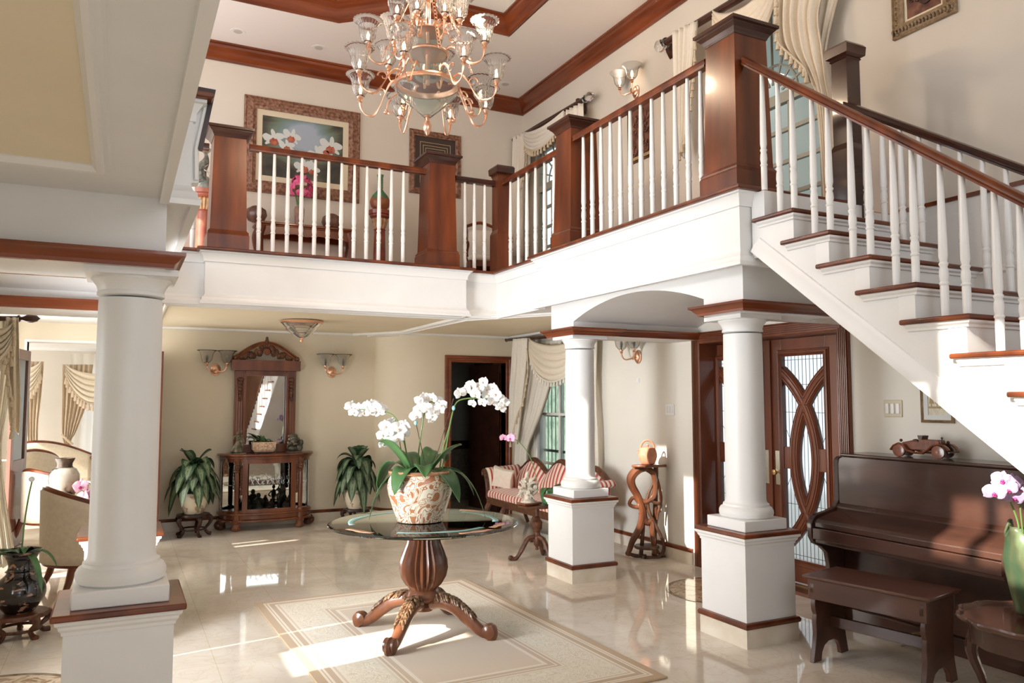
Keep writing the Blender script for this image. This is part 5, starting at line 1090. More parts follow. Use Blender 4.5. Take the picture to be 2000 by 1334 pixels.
# bench
bn=thing('piano_bench','long mahogany bench with scalloped ends in front of the piano','bench',(4.335,3.49,0),math.radians(11))
BL_=.76; BD=.38
build(MB().box(-BD/2-.02,BD/2+.02,-BL_/2-.03,BL_/2+.03,.53,.552),'seat',PNF,bn,bevel=.008)
build(MB().box(-BD/2,-BD/2+.022,-BL_/2,BL_/2,.40,.53),'apron',PNF,bn,bevel=.004); build(MB().box(BD/2-.022,BD/2,-BL_/2,BL_/2,.40,.53),'apron',PNF,bn,bevel=.004)
build(MB().box(-BD/2+.022,BD/2-.022,-BL_/2+.05,BL_/2-.05,.40,.42),'box_bottom',PNF,bn)
half=[(.17,.53),(.19,.50),(.19,.44),(.175,.40),(.185,.37),(.18,.33),(.165,.30),(.175,.25),(.17,.18),(.18,.12),(.195,.06),(.21,.0),(.12,.0),(.11,.05),(.08,.09),(.03,.11)]
outl=[(x,z) for x,z in half]+[(-x,z) for x,z in half[::-1]]
for s in (-1,1): build(MB().prism(outl,s*(BL_/2-.03)-.016,s*(BL_/2-.03)+.016,'y'),'end_panel',PNF,bn,bevel=.004)
build(MB().box(-.012,.012,-BL_/2+.03,BL_/2-.03,.20,.27),'stretcher',PNF,bn,bevel=.003)
# wooden model car
CARW=noisy('carved_car_wood',(.15,.04,.018),(.27,.085,.038),14,.25,5,coat=.4); CARD=noisy('car_dark_wood',(.06,.022,.014),(.11,.045,.025),14,.3,4)
cp=onX(1806,889,5.16); car=thing('model_car','carved wooden vintage roadster model on the piano lid','model car',(5.16,cp.y,1.286),-PI/2+.12)
# local +X = front (towards picture right), width along Y
k=.385
def S(pts): return [(a*k,b*k) for a,b in pts]
build(MB().prism(S([(-.50,.13),(-.46,.20),(-.36,.27),(-.22,.30),(-.06,.29),(-.03,.34),(.30,.33),(.335,.30),(.335,.13)]),-.10*k,.10*k,'y'),'body',CARW,car,bevel=.006)
build(MB().prism(S([(.30,.13),(.355,.13),(.355,.31),(.33,.335),(.30,.335)]),-.075*k,.075*k,'y'),'radiator',CARD,car,bevel=.002)
build(MB().prism(S([(-.05,.33),(.01,.33),(.03,.40),(-.07,.405)]),-.105*k,.105*k,'y'),'windscreen',CARD,car)
build(MB().box(-.22*k,-.09*k,-.075*k,.075*k,.28*k,.305*k),'seat',CARD,car); build(MB().ball((-.16*k,0,.30*k),(.06*k,.07*k,.035*k),8,6),'folded_hood',CARD,car)
mb=MB(); [mb.box((.02+.036*i)*k,(.034+.036*i)*k,-.104*k,.104*k,.18*k,.31*k) for i in range(7)]; build(mb,'louvres',CARW,car)
for s in (-1,1):
    f=MB().tube([(x*k,s*.15*k,z*k) for x,z in [(-.56,.12),(-.50,.20),(-.41,.245),(-.31,.22),(-.24,.12),(-.10,.085),(.05,.085),(.15,.15),(.24,.23),(.34,.255),(.44,.24),(.50,.19),(.52,.15)]],.050*k,8,sy=.45); build(f,'fender',CARW,car)
    for x in (-.40,.34):
        w_=MB(Matrix.Translation((x*k,s*.155*k,.115*k))@Matrix.Rotation(PI/2,4,'X')); w_.lathe([(0,-.03*k),(.05*k,-.035*k),(.08*k,-.03*k),(.115*k,-.028*k),(.118*k,0),(.115*k,.028*k),(.08*k,.03*k),(.05*k,.035*k),(0,.03*k)],24); build(w_,'wheel',CARW if s<0 else CARD,car)
    build(MB().ball((.40*k,s*.075*k,.285*k),(.03*k,.035*k,.035*k),9,7),'headlamp',CARD,car)
build(MB().ball((.33*k,0,.365*k),.022*k,8,6).tube([(.33*k,0,.33*k),(.33*k,0,.37*k)],.008*k,6),'mascot',CARD,car)
build(MB().ball((-.41*k,-.06*k,.30*k),.03*k,8,6),'rear_lamp',CARD,car)
build(MB().box(.52*k,.545*k,-.17*k,.17*k,.11*k,.135*k),'bumper',CARD,car)
# framed print above the piano
def frame_pic(name,label,cat_,corners,plane,val,fw,mats,art,depth=.035,mount=0,mountm=None,prof=None):
    # corners: (a0,a1,z0,z1) along the wall axis
    a0,a1,z0,z1=corners; ca=(a0+a1)/2; cz=(z0+z1)/2
    t=thing(name,label,cat_,(val,ca,cz) if plane=='x' else (ca,val,cz)); 
    hw=(a1-a0)/2; hh=(z1-z0)/2
    if plane=='x': P=lambda u,v,w:(-w,-u,v); nr=(-1,0,0)   # u to the viewer's right
    else: P=lambda u,v,w:(u,-w,v); nr=(0,-1,0)
    pr=prof or [(0,0),(0,depth*.6),(fw*.12,depth*.8),(fw*.2,depth*.55),(fw*.7,depth),(fw*.8,depth*.7),(fw,depth*.5),(fw,0)]
    build(MB().sweep([P(-hw,-hh,.002),P(hw,-hh,.002),P(hw,hh,.002),P(-hw,hh,.002)],pr,nrm=nr,closed=True),'frame',mats,t,smooth=20)
    if mount:
        g=MB(); i0=fw-.01; g.sweep([P(-hw+i0,-hh+i0,.004),P(hw-i0,-hh+i0,.004),P(hw-i0,hh-i0,.004),P(-hw+i0,hh-i0,.004)],[(0,0),(0,.008),(mount,.008),(mount,0)],nrm=nr,closed=True); build(g,'mount',mountm,t,smooth=0)
    i1=fw+mount-.015; aw,ah=hw-i1,hh-i1
    m=MB(); m.add([P(-aw,-ah,.006),P(aw,-ah,.006),P(aw,ah,.006),P(-aw,ah,.006),P(-aw,-ah,.003),P(aw,-ah,.003),P(aw,ah,.003),P(-aw,ah,.003)],[(0,1,2,3),(7,6,5,4),(4,5,1,0),(5,6,2,1),(6,7,3,2),(7,4,0,3)],[(0,0),(1,0),(1,1),(0,1)]*2)
    build(m,'picture',art,t,smooth=0); return t,P,aw,ah
GILTF=noisy('bronze_frame',(.20,.13,.07),(.36,.25,.14),30,.4,4); MOUNTW=mat('mount_grey',(.66,.68,.66),.8)
def art_noise(name,stops,scale=6,dist=2,seed=0):
    m=mat(name,(.5,.5,.5),.6); t,n,l,b=nt(m); tc=n.new('ShaderNodeTexCoord'); mp=n.new('ShaderNodeMapping'); mp.inputs['Location'].default_value=(seed,seed*2,0); l.new(tc.outputs['UV'],mp.inputs['Vector'])
    z=n.new('ShaderNodeTexNoise'); z.inputs['Scale'].default_value=scale; z.inputs['Distortion'].default_value=dist; z.inputs['Detail'].default_value=4; l.new(mp.outputs[0],z.inputs['Vector']); r=ramp(n,stops); l.new(z.outputs['Fac'],r.inputs['Fac']); l.new(r.outputs[0],b.inputs['Base Color']); return m
a=onX(1800,780,XW).y; b_=onX(1864,780,XW).y; z0_=onX(1830,826,XW).z; z1_=onX(1830,735,XW).z
fp_,P,aw,ah=frame_pic('framed_print','small framed print of sailing boats with a pale mount above the piano','picture',(b_,a,z0_,z1_),'x',XW-.001,.022,GILTF,art_noise('print_paper',[(.4,(.62,.56,.42)),(.6,(.72,.68,.56))],5,1),.02,.045,MOUNTW)
mb=MB()
for i,u in enumerate((-.045,0,.045)):
    mb.box(-.0085,-.006,-u-.003,-u+.003,-.06,.06+.02*(i==1)); mb.prism([(-u-.02,-.03),(-u+.018,-.03),(-u+.004,.05+.02*(i==1))],-.008,-.0062,'x'); mb.box(-.0086,-.006,-u-.022,-u+.022,-.065,-.05)
build(mb,'boats',mat('sail_brown',(.40,.30,.16),.7),fp_)
# piecrust table with vase and pot at the right edge
pt=thing('tray_table','dark piecrust edged round table at the right edge beside the bench','table',(4.24,2.46,0))
pr=[]; rim=[]
mb=MB(); mb.lathe([(0,.545),(.36,.545),(.375,.555),(.385,.572),(.38,.582),(.368,.578),(.355,.562),(0,.56)],96,flute=12,fa=.05); build(mb,'table_top',noisy('tray_wood',(.07,.026,.015),(.12,.05,.03),5,.22,4,coat=.4),pt)
build(MB().lathe([(.30,.44),(.32,.44),(.325,.545),(.29,.545)],48,flute=12,fa=.03),'apron',PNW,pt)
for k in range(4):
    mb=MB(Matrix.Rotation(PI/2*k+.6,4,'Z')); mb.tube(cat([(.28,0,.50),(.31,0,.38),(.26,0,.22),(.27,0,.08),(.31,0,.012)],4),[.03,.034,.034,.032,.03,.027,.024,.022,.020,.019,.018,.018,.018,.019,.02,.022,.02],8); build(mb,'leg',PNW,pt)
vp=Vector((4.30,2.52,.583)); vz=thing('vase','tall green mottled ceramic vase with lilac orchid blooms at the right edge','vase',vp)
GVM=noisy('green_mottled_glaze',(.045,.085,.045),(.17,.24,.13),9,.32,6,(1,1,.35),mid=(.09,.10,.05),coat=.15,bump=.25)
def vfn(u,v):
    a=2*PI*u; R=lerp(.075,.125,min(1,v*1.6))-.025*max(0,v-.62)*2; q=1+.05*sin(3*a+4*v)+.10*(v>.93)*sin(7*a); z=.44*v+(.025*sin(5*a)+.015*sin(8*a+1))*(v**6); return (R*q*cos(a),R*q*sin(a),z)
build(MB().grid(48,20,vfn),'body',GVM,vz,smooth=180,solid=.012); build(MB().lathe([(0,0),(.075,0),(.075,.012),(0,.012)],24),'base',GVM,vz); build(MB().lathe([(0,.36),(.10,.36)],24,cap=False),'soil',BARK,vz)
Wv=lambda px,py,dd=0: dep(px,py,vp+FX*dd)-vp
spray([(1992,1060),(1988,1020),(1975,985),(1962,962)],[(1958,938,-.02,1.15),(1968,956,-.04,1.2),(1980,943,-.03,1.1),(1992,958,-.02,1.25),(1942,962,-.05,1.1),(1982,972,-.03,1.0)],'lilac',vz,Wv,.005,seed=8)
build(MB().tube([Wv(2000,1060),Wv(1993,1000),Wv(1991,960)],.004,6),'flower_stem',STEM,vz)
qp=Vector((4.15,2.36,.5615)); qz=thing('flower_pot','small white tulip painted flower pot with pink blooms at the right edge','flower pot',qp)
build(MB().lathe([(.045,0),(.052,.004),(.066,.11),(.070,.118),(.064,.118),(.058,.10),(0,.10)],32),'pot',mat('white_china',(.82,.84,.82),.2,coat=.4),qz)
mb=MB(); mbg=MB()
for k in range(7):
    a=2*PI*k/7+2.5; c=Vector((.062*cos(a),.062*sin(a),.075)); mb.ball(c,(.014,.014,.016),8,6); mb.ball(c+Vector((0,0,.012)),(.008,.012,.012),6,5); mbg.tube([Vector((.053*cos(a),.053*sin(a),.012)),Vector((.060*cos(a+.08),.060*sin(a+.08),.06))],.004,5)
build(mb,'painted_tulips',mat('tulip_pink',(.65,.15,.22),.3),qz); build(mbg,'painted_stems',mat('tulip_green',(.12,.28,.10),.3),qz)
for i,(x,y,z,d) in enumerate([(-.03,-.03,.15,(-.5,-.7,.4)),(.03,-.04,.145,(.2,-.8,.5)),(-.06,.02,.135,(-.9,-.2,.3)),(.0,.02,.165,(-.2,-.3,.9)),(.05,.03,.15,(.7,-.3,.5))]): bloom(qz,(x,y,z),d,i,.85,'pink',None)
# ================================================================ pictures and upstairs things
RUSTF=noisy('mottled_rust_frame',(.12,.05,.03),(.36,.19,.12),26,.4,5,(1,1,1)); CREAMM=mat('cream_mount',(.70,.62,.46),.8)
YP=YU-.002
bgp=mat('painted_background',(.2,.2,.2),.5); t,n,l,b=nt(bgp); tc=n.new('ShaderNodeTexCoord'); z=n.new('ShaderNodeTexNoise'); z.inputs['Scale'].default_value=2.6; z.inputs['Detail'].default_value=5; z.inputs['Distortion'].default_value=.8; l.new(tc.outputs['UV'],z.inputs['Vector'])
gr=n.new('ShaderNodeTexGradient'); gr.gradient_type='SPHERICAL'; mp=n.new('ShaderNodeMapping'); mp.inputs['Location'].default_value=(-1.0,-1.25,0); mp.inputs['Scale'].default_value=(2.0,1.8,1); l.new(tc.outputs['UV'],mp.inputs['Vector']); l.new(mp.outputs[0],gr.inputs[0])
m1=n.new('ShaderNodeMath'); m1.operation='MULTIPLY_ADD'; l.new(z.outputs['Fac'],m1.inputs[0]); m1.inputs[1].default_value=.75; l.new(gr.outputs['Fac'],m1.inputs[2])
r=ramp(n,[(.28,(.030,.028,.026)),(.45,(.08,.08,.055)),(.62,(.15,.20,.15)),(.85,(.22,.31,.34)),(1.0,(.36,.42,.50))]); l.new(m1.outputs[0],r.inputs['Fac']); l.new(r.outputs[0],b.inputs['Base Color'])
fp_,P,aw,ah=frame_pic('framed_painting','large framed painting of white and red orchids above the upstairs console','picture',(1.31,2.825,4.36,5.615),'y',YP,.155,RUSTF,bgp,.05,.085,CREAMM)
PW=mat('paint_white',(.62,.66,.64),.6); PR=noisy('paint_red',(.32,.07,.04),(.50,.16,.10),20,.6)
def painted(u,v,s,rot):
    mb=MB(); rr=random.Random(int(u*999+v*77))
    for k,(a,L,W) in enumerate([(90,1,.42),(205,1,.38),(335,1,.38),(20,1.1,.7),(160,1.1,.7)]):
        a=math.radians(a+rot); pts=[]
        for i in range(13):
            q=2*PI*i/12; x=L*s*(.5+.5*cos(q)); y=W*s*sin(q)*(.5+.1*sin(3*q+k)); pts.append((u+x*cos(a)-y*sin(a),v+x*sin(a)+y*cos(a)))
        mb.prism([(x,z) for x,z in pts[:-1]],-.0085-.0004*k,-.006,'y')
    o=build(mb,'painted_petals',PW,fp_,smooth=0); mb=MB(); pts=[(u+.42*s*cos(2*PI*i/14),v-.28*s+.36*s*sin(2*PI*i/14)*(1+.2*cos(3*i))) for i in range(14)]; mb.prism(pts,-.0115,-.006,'y'); build(mb,'painted_lip',PR,fp_,smooth=0)
for a in [(-.38,.10,.135,10),(-.16,.16,.12,-20),(-.21,.02,.10,5),(.20,-.04,.14,15),(.36,.10,.15,-10),(.30,.04,.1,0),(.02,-.22,.13,12),(.12,-.25,.10,-15)]: painted(*a)
# second upstairs picture: nested gilt lines on dark ground
fp2,P,aw,ah=frame_pic('framed_picture','smaller dark framed picture with nested gilt rectangles upstairs','picture',(3.54,4.325,4.60,5.52),'y',YP,.085,RUSTF,mat('dark_mount',(.055,.035,.028),.5),.04,.0)
mb=MB()
for i,k in enumerate((.16,.22,.27,.32)):
    x,z=aw-k*.75+.03,ah-k*.75+.03; mb.sweep([(-x,-.0065,-z),(x,-.0065,-z),(x,-.0065,z),(-x,-.0065,z)],[(0,0),(.006,0),(.006,.003),(0,.003)],nrm=(0,-1,0),closed=True)
build(mb,'gilt_lines',mat('gilt_line',(.55,.42,.22),.4),fp2,smooth=0)
build(MB().box(-aw+.24,aw-.24,-.010,-.0062,-ah+.24,ah-.24),'centre_panel',noisy('dark_landscape',(.02,.03,.03),(.10,.11,.09),6,.5),fp2,smooth=0)
# carved wall panel and framed carving on the right wall
REL=noisy('carved_relief_wood',(.08,.028,.018),(.22,.09,.055),12,.5,4,bump=.3)
def relief(parent,P,aw,ah,n,seed,m):
    rr=random.Random(seed); mb=MB()
    for k in range(n):
        u=rr.uniform(-aw*.75,aw*.75); v=rr.uniform(-ah*.8,ah*.8); p=P(u,v,.012); a=rr.uniform(0,6)
        pts=[P(u+.05*cos(a+q*.9)*(1-q*.1),v+.05*sin(a+q*.9)*(1-q*.1),.014) for q in range(7)]; mb.tube(cat(pts,3),[.016-.0006*i for i in range(19)],6)
    build(mb,'relief_carving',m,parent)
a=onX(1229,215,XW); c_=onX(1277,303,XW)
f3,P,aw,ah=frame_pic('carved_panel','dark carved wooden wall panel seen between the balusters of the right gallery','wall carving',(7.10,7.58,4.47,5.18),'x',XW-.001,.035,CARV,REL,.03)
relief(f3,P,aw,ah,22,4,REL); build(MB().box(-.022,-.004,-.20,.20,-.345,-.29),'gilt_band',noisy('gilt_band',(.30,.20,.08),(.55,.42,.22),40,.4),f3)
f4,P,aw,ah=frame_pic('framed_carving','carved figure relief in a beaded bronze frame high on the stair wall','wall carving',(3.47,3.99,4.50,5.25),'x',XW-.001,.10,GILTF,REL,.045,.03,CREAMM)
hw,hh=.26,.375; mb=MB()
for e in range(4):
    for i in range(18):
        s=-1+2*(i+.5)/18; u,v=((s*hw,-hh+.05),(s*hw,hh-.05),(-hw+.05,s*hh),(hw-.05,s*hh))[e]; mb.ball(P(u,v,.035),(.02,.014,.014) if e>1 else (.02,.012,.022),7,5)
build(mb,'beading',noisy('bead_bronze',(.08,.05,.03),(.36,.26,.15),60,.35),f4); relief(f4,P,aw,ah,9,14,noisy('relief_dark',(.035,.018,.014),(.09,.04,.03),14,.4))
# console upstairs
ct=thing('console_table','dark red console table with cabriole legs upstairs below the orchid painting','table',(2.06,10.12,ZF))
build(MB().box(-.62,.62,-.20,.20,.755,.785).box(-.60,.60,-.185,.19,.735,.755),'top',MAHO,ct,bevel=.008)
build(MB().prism([(-.57,.735),(-.57,.60),(-.45,.635),(-.15,.655),(0,.63),(.15,.655),(.45,.635),(.57,.60),(.57,.735)],-.17,-.15,'y').box(-.57,.57,.15,.17,.63,.735),'apron',MAHO,ct,smooth=0)
for sx in (-1,1):
    for sy in (-1,1):
        build(MB().tube(cat([(sx*.55,sy*.15,.735),(sx*.58,sy*.17,.62),(sx*.56,sy*.16,.42),(sx*.53,sy*.15,.2),(sx*.55,sy*.165,.06),(sx*.59,sy*.18,.02)],4),[.05,.052,.052,.05,.047,.042,.038,.034,.03,.027,.024,.022,.020,.019,.019,.02,.022,.025,.028,.03,.028],8),'leg',MAHO,ct)
def carafe(name,label,cat_,p,prof,m,fl=0,fa=0): o=build(MB().lathe(prof,36,flute=fl,fa=fa),name,m); o.location=p; return tag(o,label,cat_)
MEL=noisy('dark_copper_pot',(.07,.03,.02),(.20,.10,.07),9,.25,4)
q=onY(500,430,10.08); carafe('gourd_pot','dark copper gourd pot at the left end of the upstairs console','pot',(q.x,10.08,ZF+.786),[(.05,0),(.10,.02),(.135,.09),(.12,.16),(.06,.20),(.03,.21),(.02,.205)],MEL,12,.08)
q=onY(648,440,10.08); carafe('gourd_pot','dark copper gourd pot at the right end of the upstairs console','pot',(q.x,10.08,ZF+.786),[(.05,0),(.10,.02),(.135,.09),(.12,.16),(.06,.20),(.03,.21),(.02,.205)],MEL,12,.08)
q=onY(584,435,10.1); fv=thing('flower_vase','pink blooms in a slim rusty vase on the upstairs console','flower vase',(q.x,10.1,ZF+.786))
build(MB().lathe([(.05,0),(.055,.02),(.06,.12),(.065,.22),(.055,.26),(.05,.25),(0,.2)],24),'vase',noisy('rusty_vase',(.20,.10,.07),(.34,.20,.14),10,.4),fv)
mb=MB(); 
for k in range(8): mb.tube([(.02*cos(k),.02*sin(k),.2),(.06*cos(k*1.7),.06*sin(k*1.7),.42)],.006,5)
build(mb,'stem',STEM,fv); rr=random.Random(2)
HOT=noisy('hot_pink_petal',(.65,.06,.22),(.80,.18,.36),25,.5)
fbm=bloom_mb(.06); pinkb=None
for k in range(22):
    d=Vector((rr.uniform(-1,1),rr.uniform(-1,.4),rr.uniform(-.4,1))).normalized(); pos=Vector((0,0,.50))+Vector((d.x*.13,d.y*.12,d.z*.17))+Vector((.02,0,0))
    if pinkb is None: pinkb=build(fbm,'bloom',[HOT,HOT],fv); o=pinkb
    else: o=copy_part(pinkb,fv)
    o.location=pos; o.rotation_euler=d.to_track_quat('Z','Y').to_euler(); o.scale=(1.1,)*3
def pedestal(label,x,y,H,m,m2):
    t=thing('pedestal',label,'pedestal',(x,y,ZF))
    build(MB().lathe([(.17,0),(.17,.05),(.13,.07),(.14,.10),(.10,.14)],28),'base',m,t)
    build(MB().lathe([(.085,.14),(.078,H*.5),(.072,H-.26),(.08,H-.25),(.07,H-.24)],28),'shaft',m,t)
    build(MB().lathe([(.072,H-.24),(.085,H-.20),(.11,H-.12),(.10,H-.10)],28,flute=14,fa=.15),'capital',m2,t)
    build(MB().lathe([(.11,H-.10),(.13,H-.08),(.13,H-.06),(.15,H-.05),(.155,H),(0,H)],28),'top',m,t); return t
q=onY(742,413,9.95); PH=q.z-ZF; pedestal('dark red pedestal carrying the green bottle vase upstairs',q.x,9.95,PH,noisy('red_lacquer',(.16,.035,.025),(.26,.06,.04),5,.25),noisy('gilt_capital',(.25,.12,.06),(.5,.3,.15),30,.4))
bt=thing('bottle_vase','long necked green and rust bottle vase on the right pedestal upstairs','vase',(q.x,9.95,ZF+PH+.001))
build(MB().lathe([(.06,0),(.075,.01),(.12,.06),(.135,.12),(.125,.16)],32),'lower_body',noisy('rust_glaze',(.20,.06,.03),(.36,.13,.06),8,.35),bt)
build(MB().lathe([(.125,.16),(.10,.21),(.055,.26),(.036,.29)]+[(.034+.005*(i%2),.30+.018*i) for i in range(10)]+[(.045,.49),(.035,.485),(.03,.40)],32),'neck',noisy('green_glaze_neck',(.04,.13,.06),(.09,.24,.12),10,.3),bt)
q2=onY(399,372,9.9); pedestal('red and gilt pedestal at the far left upstairs carrying a fish sculpture',q2.x,9.9,q2.z-ZF,noisy('rose_lacquer',(.34,.10,.07),(.48,.17,.11),5,.3),noisy('gilt_bright',(.55,.32,.14),(.75,.5,.25),30,.35))
fs=thing('fish_sculpture','grey leaping fish sculpture on the far left pedestal upstairs','sculpture',(q2.x,9.9,q2.z+.001))
build(MB().lathe([(.07,0),(.085,.02),(.06,.05),(.05,.10),(.06,.14),(.05,.16)],20),'base',noisy('fish_grey',(.20,.24,.22),(.42,.46,.42),16,.35),fs)
build(MB().tube(cat([(-.02,-.02,.10),(-.05,-.02,.22),(.0,-.01,.34),(.01,0,.42),(-.01,0,.47)],5),[.05,.055,.06,.065,.068,.07,.068,.065,.06,.055,.048,.042,.036,.032,.028,.024,.022,.02,.018,.016,.014],10),'body',noisy('fish_dark',(.06,.07,.06),(.28,.28,.24),20,.3),fs)
build(MB().prism([(-.005,.44),(-.075,.50),(-.04,.49),(-.005,.475),(.05,.52),(.075,.50),(.015,.44)],-.008,.008,'y'),'tail',noisy('fish_tail',(.22,.19,.13),(.40,.36,.26),14,.4),fs)
build(MB().tube(cat([(.03,-.06,.30),(-.02,-.07,.24),(.04,-.07,.20),(.06,-.06,.14)],4),.007,6),'silver_line',mat('silver',(.7,.7,.68),.25,.8),fs)
# armchair upstairs, seen between the dark rail's balusters
q=onY(945,520,9.55); ac=thing('armchair','wooden armchair with cream seat upstairs behind the short dark railed balustrade','chair',(q.x,9.55,ZF),-.25)
build(MB().grid(8,8,lambda u,v:(.46*(u-.5),.44*(v-.5),.44+.04*(1-(2*u-1)**4)*(1-(2*v-1)**4))),'seat',CURTW,ac,solid=.06,smooth=180)
build(MB().box(-.24,.24,-.23,-.20,.34,.41).box(-.24,.24,.20,.23,.34,.41).box(-.24,-.21,-.2,.2,.34,.41).box(.21,.24,-.2,.2,.34,.41),'seat_rail',MAHO,ac)
for sx in (-1,1):
    build(MB().tube([(sx*.22,-.21,.40),(sx*.23,-.22,.2),(sx*.22,-.21,.0)],[.026,.022,.016],8),'leg',MAHO,ac); build(MB().tube([(sx*.20,.21,.40),(sx*.20,.25,.0)],[.024,.018],8),'leg',MAHO,ac)
    build(MB().tube(cat([(sx*.22,-.05,.42),(sx*.25,-.10,.52),(sx*.24,-.16,.62),(sx*.25,-.17,.66),(sx*.25,-.05,.67),(sx*.22,.20,.70)],4),.018,8),'arm',MAHO,ac)
    build(MB().tube([(sx*.20,.21,.40),(sx*.20,.28,.98)],.02,8),'back_post',MAHO,ac)
build(MB().grid(8,8,lambda u,v:(.38*(u-.5),.235+.06*v-.02*sin(PI*u),.50+.42*v)),'backrest',CURTW,ac,solid=.04,smooth=180); build(MB().tube(cat([(-.2,.28,.97),(0,.29,1.03),(.2,.28,.97)],5),.022,8),'top_rail',MAHO,ac)
# ================================================================ floor inlays
def inlay(label,c,R):
    m=mat('inlay_marble',(.5,.4,.3),.06); 
    if len(m.node_tree.nodes)<4:
        t,n,l,b=nt(m); tc=n.new('ShaderNodeTexCoord'); wv=n.new('ShaderNodeTexNoise'); wv.inputs['Scale'].default_value=5; wv.inputs['Distortion'].default_value=3; l.new(tc.outputs['Object'],wv.inputs['Vector']); r=ramp(n,[(.35,(.30,.20,.12)),(.45,(.58,.46,.32)),(.55,(.66,.55,.42)),(.65,(.40,.28,.20))]); l.new(wv.outputs['Fac'],r.inputs['Fac']); l.new(r.outputs[0],b.inputs['Base Color'])
    t=thing('floor_medallion',label,'floor inlay',(c[0],c[1],0))
    build(MB().lathe([(R*.93,.001),(R,.001),(R,.004),(R*.93,.004)],64,cap=False),'border',noisy('inlay_dark',(.16,.12,.08),(.30,.24,.17),14,.08),t)
    build(MB().lathe([(0,.0035),(R*.93,.0035)],64,cap=False),'field',m,t)
    mb=MB()
    for k in range(12):
        a=2*PI*k/12; mb.add([(R*.12*cos(a-.3),R*.12*sin(a-.3),.0042),(R*.88*cos(a),R*.88*sin(a),.0042),(R*.12*cos(a+.3),R*.12*sin(a+.3),.0042)],[(0,1,2)])
    build(mb,'star',noisy('inlay_red',(.34,.15,.10),(.5,.26,.18),10,.08),t,smooth=0); return t
inlay('round inlaid marble medallion on the floor in front of the entrance door',(4.87,5.52),.52)
q=onZ(20,1318,0); inlay('round inlaid marble medallion on the floor left of the nearest column',(-.62,5.35),.50)
# ================================================================ left hall and the room beyond
FD1=thing('door_3','open dark wooden glazed door leaf left of the opening to the sitting room','door',(-1.0,YB-.02,0)); FD1['kind']='structure'
def fleaf(parent,M,W):
    mb=MB(M); mb.box(0,.11,-.02,.02,.01,2.28); mb.box(W-.11,W,-.02,.02,.01,2.28); mb.box(.11,W-.11,-.02,.02,.01,.20); mb.box(.11,W-.11,-.02,.02,2.16,2.28); mb.box(.11,W-.11,-.02,.02,.86,1.0); mb.box(.11,W-.11,-.012,.012,.2,.86)
    build(mb,'door_leaf',DOORW,parent,world=True,smooth=0,bevel=.004); g=MB(M); g.box(.11,W-.11,-.004,.004,1.0,2.16); build(g,'pane',mat('dark_door_glass',(.05,.06,.055),.05),parent,world=True)
    g=MB(M); g.tube([(W-.055,-.03,1.02),(W-.055,-.07,1.02),(W-.15,-.075,1.02)],.010,8); build(g,'handle',BRASS,parent,world=True)
fleaf(FD1,Matrix.Translation((-1.0,YB-.05,0))@Matrix.Rotation(math.radians(-97),4,'Z'),.72)
FD2=thing('door_4','open dark wooden glazed door leaf right of the opening, beside the nearest column','door',(.40,YB-.02,0)); FD2['kind']='structure'
fleaf(FD2,Matrix.Translation((.39,YB-.05,0))@Matrix.Rotation(math.radians(-86),4,'Z'),.72)
struct(MB().box(-1.06,-1.03,YB-.01,YB+.21,0,2.43).box(.41,.44,YB-.01,YB+.21,0,2.43).box(-1.03,.41,YB-.01,YB+.21,2.40,2.43),'trim_19',WHITEG)
# sitting room shell
YR=14.9
wall_y('wall_sitting_back',YR,YR+.2,-3.2,1.6,0,2.7,[(-.58,.9,.15,2.3)],WALLU)
wall_x('wall_sitting_left',-3.2,-3.0,11.35,15.1,0,2.7,[(11.8,12.5,.3,2.3),(13.0,14.2,.3,2.3)],WALLU); struct(MB().box(1.4,1.6,11.35,15.1,0,2.7),'wall_sitting_right',WALLU)
struct(MB().box(-3.2,1.6,11.3,15.1,2.62,2.75),'ceiling_9',CEILU)
for k,(d,h) in enumerate(((.0,.10),(.12,.06),(.2,.03))):
    struct(MB().sweep([(-2.4+d,12.2+d,2.62),(1.0-d,12.2+d,2.62),(1.0-d,14.4-d,2.62),(-2.4+d,14.4-d,2.62)],[(0,0),(0,-h),(.09,-h*.6),(.10,0)],closed=True),'trim_%d'%(20+k),WHITEG)
struct(MB().sweep([(1.4,11.36,0),(1.4,YR,0),(-3,YR,0)],[(0,2.62),(0,2.50),(.03,2.51),(.10,2.60),(.10,2.62)]),'trim_23',WHITEG)
window(4,(-1.0,.6,.15,2.3),0,'sitting room window',2,3,WINW) if False else None
wf=thing('window_4','sitting room window behind sheer curtains','window',(-.2,YR,.15)); wf['kind']='structure'
mb=MB(); mb.box(-.58,-.52,YR,YR+.08,.15,2.3); mb.box(.84,.9,YR,YR+.08,.15,2.3); mb.box(-.58,.9,YR,YR+.08,.15,.21); mb.box(-.58,.9,YR,YR+.08,2.24,2.3); mb.box(.14,.18,YR,YR+.08,.15,2.3); mb.box(-.58,.9,YR,YR+.08,1.2,1.24); build(mb,'window_frame',WINW,wf,world=True,smooth=0)
c=thing('curtain','beige silk swagged curtain with sheer panel in the sitting room beyond the open doors','curtain',(-.7,14.5,0)); YC=14.5
drape([(122,712),(121,780),(121,850),(130,880),(126,930),(122,985)],[(182,712),(172,780),(150,840),(138,868),(150,920),(160,985)],'y',YC,6,.03,c,'panel',CURTP)
build(MB().grid(40,10,lambda u,v:(lerp(-.75,.7,u),YC+.2+.02*sin(60*u),lerp(2.45,.05,v))),'sheer_panel',SHEER,c,world=True,smooth=180)
aa,bb_=onY(128,712,YC-.12),onY(240,718,YC-.12); e=swag(aa,bb_,.62,.3,'y',c,CURT); fringe(e,c,.05,.06,CURTP)
build(MB().tube(cat([onY(120,848,YC-.1),onY(132,860,YC-.12),onY(142,868,YC-.1)],4),.02,6),'tieback',CURTP,c,world=True)
